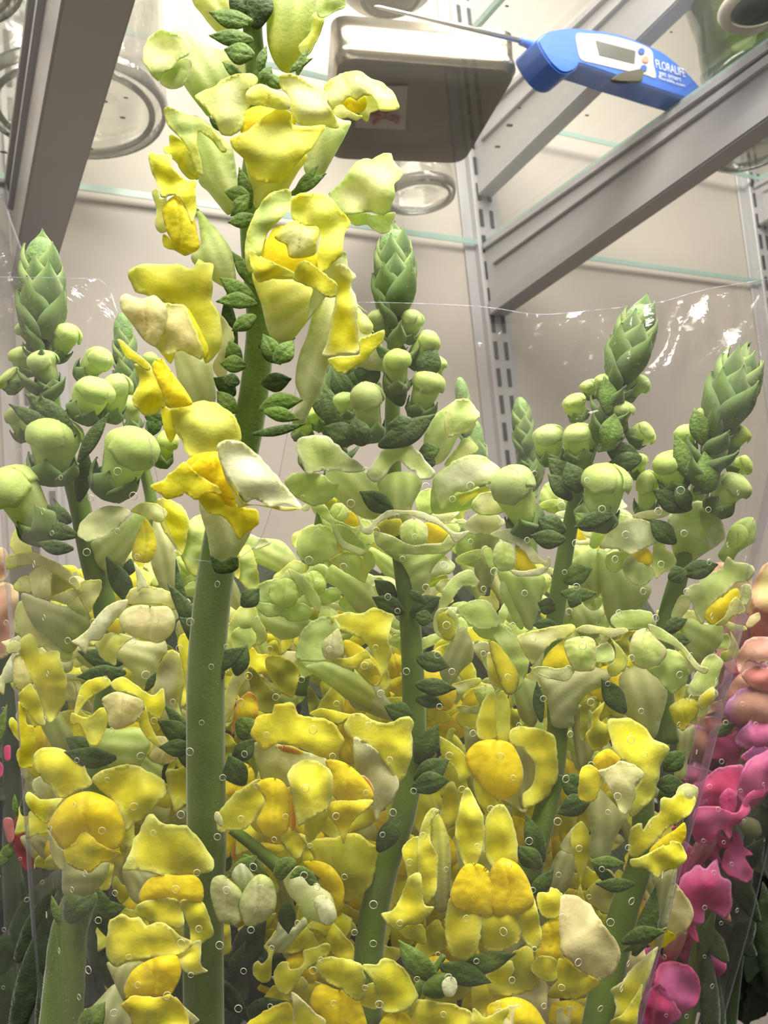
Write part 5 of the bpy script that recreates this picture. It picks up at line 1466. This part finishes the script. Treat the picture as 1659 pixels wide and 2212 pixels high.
# ---------------------------------------------------------------- clear perforated sleeves
def interp(tab, x):
    xs_ = [t[0] for t in tab]; ys_ = [t[1] for t in tab]; return float(np.interp(x, xs_, ys_))
def soft(tab, x): return sum(interp(tab, x+k*14) for k in range(-3, 4))/7
def sleeve(label, left, right, rimf, rimb, dfront, dback, edge, ybot, wr=.0022, n=150, m=70, holes=True, pitch=(112, 60), hy0=1035, seed=3, seams=True, creases=False, rim_y=640):
    cxp = interp(left, ybot)*.5+interp(right, ybot)*.5
    r = empty('plastic_sleeve', P(cxp, ybot, (dfront+dback)/2), label, 'sleeve')
    mid = (dfront+dback)/2
    def pt(s, y, front):
        x = interp(left, y)*(1-s)+interp(right, y)*s
        q = abs(2*s-1)**edge
        d = (dfront*(1-q)+mid*q) if front else (dback*(1-q)+mid*q)
        nx = x/150.0
        ww = noise.noise(Vector((nx, y/420.0, 3 if front else 9)))*wr*1.6+noise.noise(Vector((x/60.0+y/140.0, y/110.0, 5)))*wr*.6*math.exp(-max(0, y-650)/260.0)+noise.noise(Vector((x/42.0, y/600.0, 8)))*wr*.35
        if creases:
            k_ = math.exp(-max(0, y-rim_y)/150.0)*min(1, max(.35, (x-950)/400.0)) + .12
            a_ = noise.noise(Vector((x/75.0+y/190.0, y/160.0-x/300.0, 21 if front else 33)))
            ww += (.5-abs(a_))*.014*k_+noise.noise(Vector((x/28.0, y/22.0, 2)))*.0011*k_
        return P(x, y, d+ww*(1-q))
    def sheet(front):
        V = []; F = []
        for i in range(n+1):
            s = i/n; y = 600
            x = interp(left, 700)*(1-s)+interp(right, 700)*s
            yt = soft(rimf if front else rimb, x)+(0 if front else 0)
            for j in range(m+1):
                t = (j/m)**1.15; V.append(pt(s, yt+(ybot-yt)*t, front))
        for i in range(n):
            for j in range(m): F.append((i*(m+1)+j, (i+1)*(m+1)+j, (i+1)*(m+1)+j+1, i*(m+1)+j+1))
        return mesh('front_film' if front else 'back_film', V, F, M_sleeve)
    f = sheet(True); b = sheet(False)
    parts = [f, b]
    def line(name, pts, rad, mat):
        return tube_mesh(name, pts, [rad]*len(pts), mat, [np.array((1, 1, 1.))]*len(pts), 6, 0)
    if seams:
        for s_, tab in ((0.0, rimf[0][1]), (1.0, rimf[-1][1])):
            ys = np.linspace(tab+20, ybot, 40)
            parts.append(line('side_seam', [pt(s_, y, True) for y in ys], .0003, M_seam))
            sw = .012 if s_ else .006; V = []; F = []; nc = 6
            for y in ys:
                for c_ in range(nc):
                    q_ = pt(abs(s_-sw*c_/(nc-1)), y, True); V.append(q_+(Vector(CAM)-q_).normalized()*(.0008+.0006*math.sin(c_/(nc-1)*math.pi)))
            for a_ in range(len(ys)-1):
                for c_ in range(nc-1): F.append((a_*nc+c_, a_*nc+c_+1, (a_+1)*nc+c_+1, (a_+1)*nc+c_))
            parts.append(mesh('seam_band', V, F, M_seam))
        rim = []
        for i in range(n+1):
            s = i/n; x = interp(left, 700)*(1-s)+interp(right, 700)*s; rim.append(pt(s, soft(rimf, x), True))
        parts.append(line('rim_edge', rim, .00012, M_seam))
    if holes:
        seg, sg = 10, 3; V = []; F = []; R, rr = .00096, .00009
        for i in range(seg):
            a = 2*math.pi*i/seg
            for j in range(sg):
                c_ = 2*math.pi*j/sg; V.append(((R+rr*math.cos(c_))*math.cos(a), (R+rr*math.cos(c_))*math.sin(a), rr*math.sin(c_)))
        for i in range(seg):
            for j in range(sg): F.append((i*sg+j, ((i+1) % seg)*sg+j, ((i+1) % seg)*sg+(j+1) % sg, i*sg+(j+1) % sg))
        me = None; rg = random.Random(seed); y = hy0; row = 0; cnt = 0
        while y < min(ybot, 2230):
            x0 = interp(left, y); x1 = interp(right, y); x = x0+18+(pitch[0]/2 if row % 2 else 0)
            while x < x1-12:
                xx = x+rg.uniform(-24, 24); yy = y+rg.uniform(-20, 20)+(x-800)*.012; x += pitch[0]
                if rg.random() < .06 or not (-20 < xx < 1680) or cnt >= 280: continue
                s = (xx-x0)/(x1-x0)
                xr = interp(left, 700)*(1-s)+interp(right, 700)*s
                if yy < interp(rimf, xr)+30 or not .01 < s < .99: continue
                if me is None:
                    o = mesh('hole_rim', V, F, M_rim, f); me = o.data
                else: o = link('hole_rim', me, f)
                p = pt(s, yy, True); dx = pt(min(1, s+.004), yy, True)-pt(max(0, s-.004), yy, True); dy = pt(s, yy+6, True)-pt(s, yy-6, True)
                nn = dx.cross(dy).normalized(); k = rg.uniform(.75, 1.25)
                o.matrix_basis = Matrix.Translation(p-nn*0) @ nn.to_track_quat('Z', 'Y').to_matrix().to_4x4() @ Matrix.Scale(k, 4)
                cnt += 1
            y += pitch[1]; row += 1
    root_parts(r, parts); return r
sleeve('clear perforated plastic sleeve wrapped round the yellow snapdragons',
       [(500, -70), (1000, -6), (1300, 16), (1600, 42), (1900, 62), (2212, 84), (2500, 100)],
       [(500, 1790), (1100, 1662), (1500, 1572), (1700, 1520), (1900, 1465), (2212, 1385), (2500, 1310)],
       [(-70, 596), (0, 598), (150, 600), (262, 604), (285, 720), (300, 1000), (345, 1190), (420, 1214), (520, 1214), (600, 1130), (640, 800), (652, 665), (760, 652), (900, 655), (1050, 662), (1160, 682), (1300, 668), (1420, 655), (1500, 626), (1659, 600), (1740, 590)],
       [(-70, 640), (300, 650), (800, 700), (1100, 700), (1300, 690), (1450, 640), (1700, 560), (1800, 550)],
       .243, .405, 22, 2420, n=260, m=120, creases=True)
sleeve('clear perforated sleeve of the magenta snapdragons in the lower right corner',
       [(500, 1740), (1100, 1640), (1600, 1500), (2212, 1370), (2500, 1330)],
       [(500, 1900), (1300, 1800), (1700, 1690), (2000, 1620), (2212, 1560), (2500, 1480)],
       [(1400, 1180), (2000, 1180)], [(1400, 1180), (2000, 1180)], .402, .475, 6, 2420, .003, 60, 50, True, (70, 62), 1380, 8)
sleeve('clear perforated sleeve of the left neighbour bunch at the left picture edge',
       [(400, -260), (2500, -200)], [(380, -12), (600, 70), (900, 120), (2500, 150)],
       [(-260, 380), (90, 400)], [(-260, 380), (90, 400)], .415, .475, 6, 2420, .003, 50, 50, True, (70, 62), 420, 5)
# ---------------------------------------------------------------- black buckets that hold the bunches
def bucket(x, y, r, zt, label):
    rt = empty('flower_bucket', (x, y, .0), label, 'bucket')
    root_parts(rt, [lathe('bucket_body', (x, y, 0), [(.001, .012), (r*.8, .01), (r*.8, 0), (r*.82, .0), (r, zt), (r-.003, zt), (r*.79, .02), (.001, .02)], M_black, 40),
                    lathe('rim', (x, y, 0), [(r, zt-.012), (r+.006, zt-.012), (r+.006, zt), (r-.003, zt+.002), (r-.003, zt-.004)], M_black, 40)])
for px, D, lab in ((740, .34, 'black bucket holding the yellow snapdragons'), (1600, .42, 'black bucket under the magenta snapdragons'), (-60, .44, 'black bucket under the left neighbour bunch')):
    p = P(px, 2600, D); bucket(p.x, p.y, .07, .93, lab)
# ---------------------------------------------------------------- dark foliage of the bunches that stand behind
def backdrop():
    r = empty('greenery_bunch', P(800, 2400, .52), 'dense dark foliage of the bunches standing behind the yellow snapdragons', 'foliage', None)
    r['kind'] = 'stuff'
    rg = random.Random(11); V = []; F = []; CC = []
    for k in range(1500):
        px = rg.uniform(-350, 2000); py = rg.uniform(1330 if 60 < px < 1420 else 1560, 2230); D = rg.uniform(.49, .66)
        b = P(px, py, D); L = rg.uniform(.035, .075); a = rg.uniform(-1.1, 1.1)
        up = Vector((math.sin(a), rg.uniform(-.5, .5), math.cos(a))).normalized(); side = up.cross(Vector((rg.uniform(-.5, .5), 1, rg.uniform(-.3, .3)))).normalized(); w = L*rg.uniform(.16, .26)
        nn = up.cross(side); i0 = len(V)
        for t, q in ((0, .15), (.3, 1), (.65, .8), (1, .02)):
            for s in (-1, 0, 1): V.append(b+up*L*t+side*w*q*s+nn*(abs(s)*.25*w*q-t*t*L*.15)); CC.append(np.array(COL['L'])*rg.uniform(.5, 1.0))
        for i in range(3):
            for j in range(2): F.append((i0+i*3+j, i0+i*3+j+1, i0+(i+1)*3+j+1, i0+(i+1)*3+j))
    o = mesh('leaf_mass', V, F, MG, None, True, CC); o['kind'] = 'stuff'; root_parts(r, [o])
backdrop()
# ---------------------------------------------------------------- deeper blossoms of the same spikes, glimpsed between the front ones
FLW.update({'n1': FLW2['n1']}); ROOT1['n1'] = ROOT2['n1']
for k, px, py, D, r_, sc_ in ((0, 1590, 1250, .42, 2.5, 1.0), (1, 1640, 1330, .41, 1.2, .9), (1, 1560, 1420, .42, -.8, .8), (2, 1600, 1500, .41, 2.0, 1.0), (3, 1640, 1640, .41, 1.0, .9), (3, 1560, 1800, .40, -1.2, .8),
        (2, 1500, 1700, .42, 1.0, .8), (4, 1470, 1860, .40, 2.2, .8), (5, 1500, 2040, .41, 1.6, 1.0), (4, 1400, 2120, .41, -.7, .8), (1, 1540, 1560, .42, .6, .8), (5, 1380, 2190, .41, .6, 1.0), (3, 1430, 1990, .42, .5, .7)):
    echo('n1', k, px, py, D+.035, r_, sc_)
rg = random.Random(5)
ALLF = [(sid, k, f[1]) for sid in ('s2', 's4', 's8', 's9', 's10') for k, f in enumerate(FLW[sid]) if f[1] is not None and len(f[0]) >= 3]
left_ = [(1000, 20), (1600, 70), (2212, 110)]; right_ = [(1000, 1600), (1500, 1520), (2212, 1340)]
for layer, (D0, step) in enumerate(((.332, 128), (.362, 118))):
    y = 1130-layer*40; row = 0
    while y < 2260:
        x = interp(left_, y)+40+(step/2 if (row+layer) % 2 else 0)
        while x < interp(right_, y)-30:
            px = x+rg.uniform(-32, 32); py = y+rg.uniform(-30, 30); x += step
            if (px < 270 and py > 1880) or (430 < px < 600 and py > 1960): continue
            if py < 1280 and (1340 < px or 1030 < px < 1140): continue
            if py < 1180 and px < 640: continue
            near = [c for c in ALLF if abs(c[2][1]-py) < 260 and abs(c[2][0]-px) > 60]
            same = sorted(near, key=lambda c: abs(c[2][0]-px)+rg.uniform(0, 500))
            if not same: continue
            sid, k, c_ = same[0]
            echo(sid, k, px, py, D0+rg.uniform(-.006, .010), rg.uniform(-.7, .7), rg.uniform(.62, .85))
        y += step*.9; row += 1

# ---------------------------------------------------------------- fine downy hair on stems, buds and growing tips
bpy.context.view_layer.update()
def down(root, per_mm2=1.1, cap=9000):
    rg = random.Random(4); V = []; F = []
    for o in [c for c in root.children] + [g for c in root.children for g in c.children]:
        nm = o.name.split('.')[0]
        if o.type != 'MESH' or nm not in ('bud', 'petal_fold', 'bract', 'tip_bud', 'stem', 'flower', 'sepal'): continue
        mw = o.matrix_world; me = o.data; ar = [p.area for p in me.polygons]
        det = abs(mw.to_3x3().determinant())**(2/3)
        tot = sum(ar)*det*1e6; k = int(min(700, tot*per_mm2*(.35 if nm in ('flower', 'stem') else 1)))
        if not k or (o.parent is not root and nm == 'flower'): continue
        nmx = mw.to_3x3().inverted().transposed()
        for p in rg.choices(me.polygons, weights=ar, k=k):
            vs = [me.vertices[i].co for i in p.vertices[:3]]; a, b = rg.random(), rg.random()
            if a+b > 1: a, b = 1-a, 1-b
            q = mw @ (vs[0]+(vs[1]-vs[0])*a+(vs[2]-vs[0])*b); n_ = (nmx @ p.normal).normalized()
            if len(V) > cap*3: break
            L_ = rg.uniform(.0003, .0008); t_ = (n_+Vector((rg.uniform(-.5, .5), rg.uniform(-.5, .5), rg.uniform(-.2, .6)))).normalized()
            v_ = (q-Vector(CAM)); s_ = t_.cross(Vector((rg.uniform(-1, 1), rg.uniform(-1, 1), rg.uniform(-1, 1)))).normalized()*.00003
            i0 = len(V); V += [q-s_, q+s_, q+t_*L_]; F.append((i0, i0+1, i0+2))
    if V:
        h = mesh('fine_hair', V, F, MH, None, False); h['kind'] = 'stuff'; root_parts(root, [h])
for k_ in ('s1', 's2', 's3', 's4', 's8', 's9', 's10', 's11'): down(ROOT1[k_])
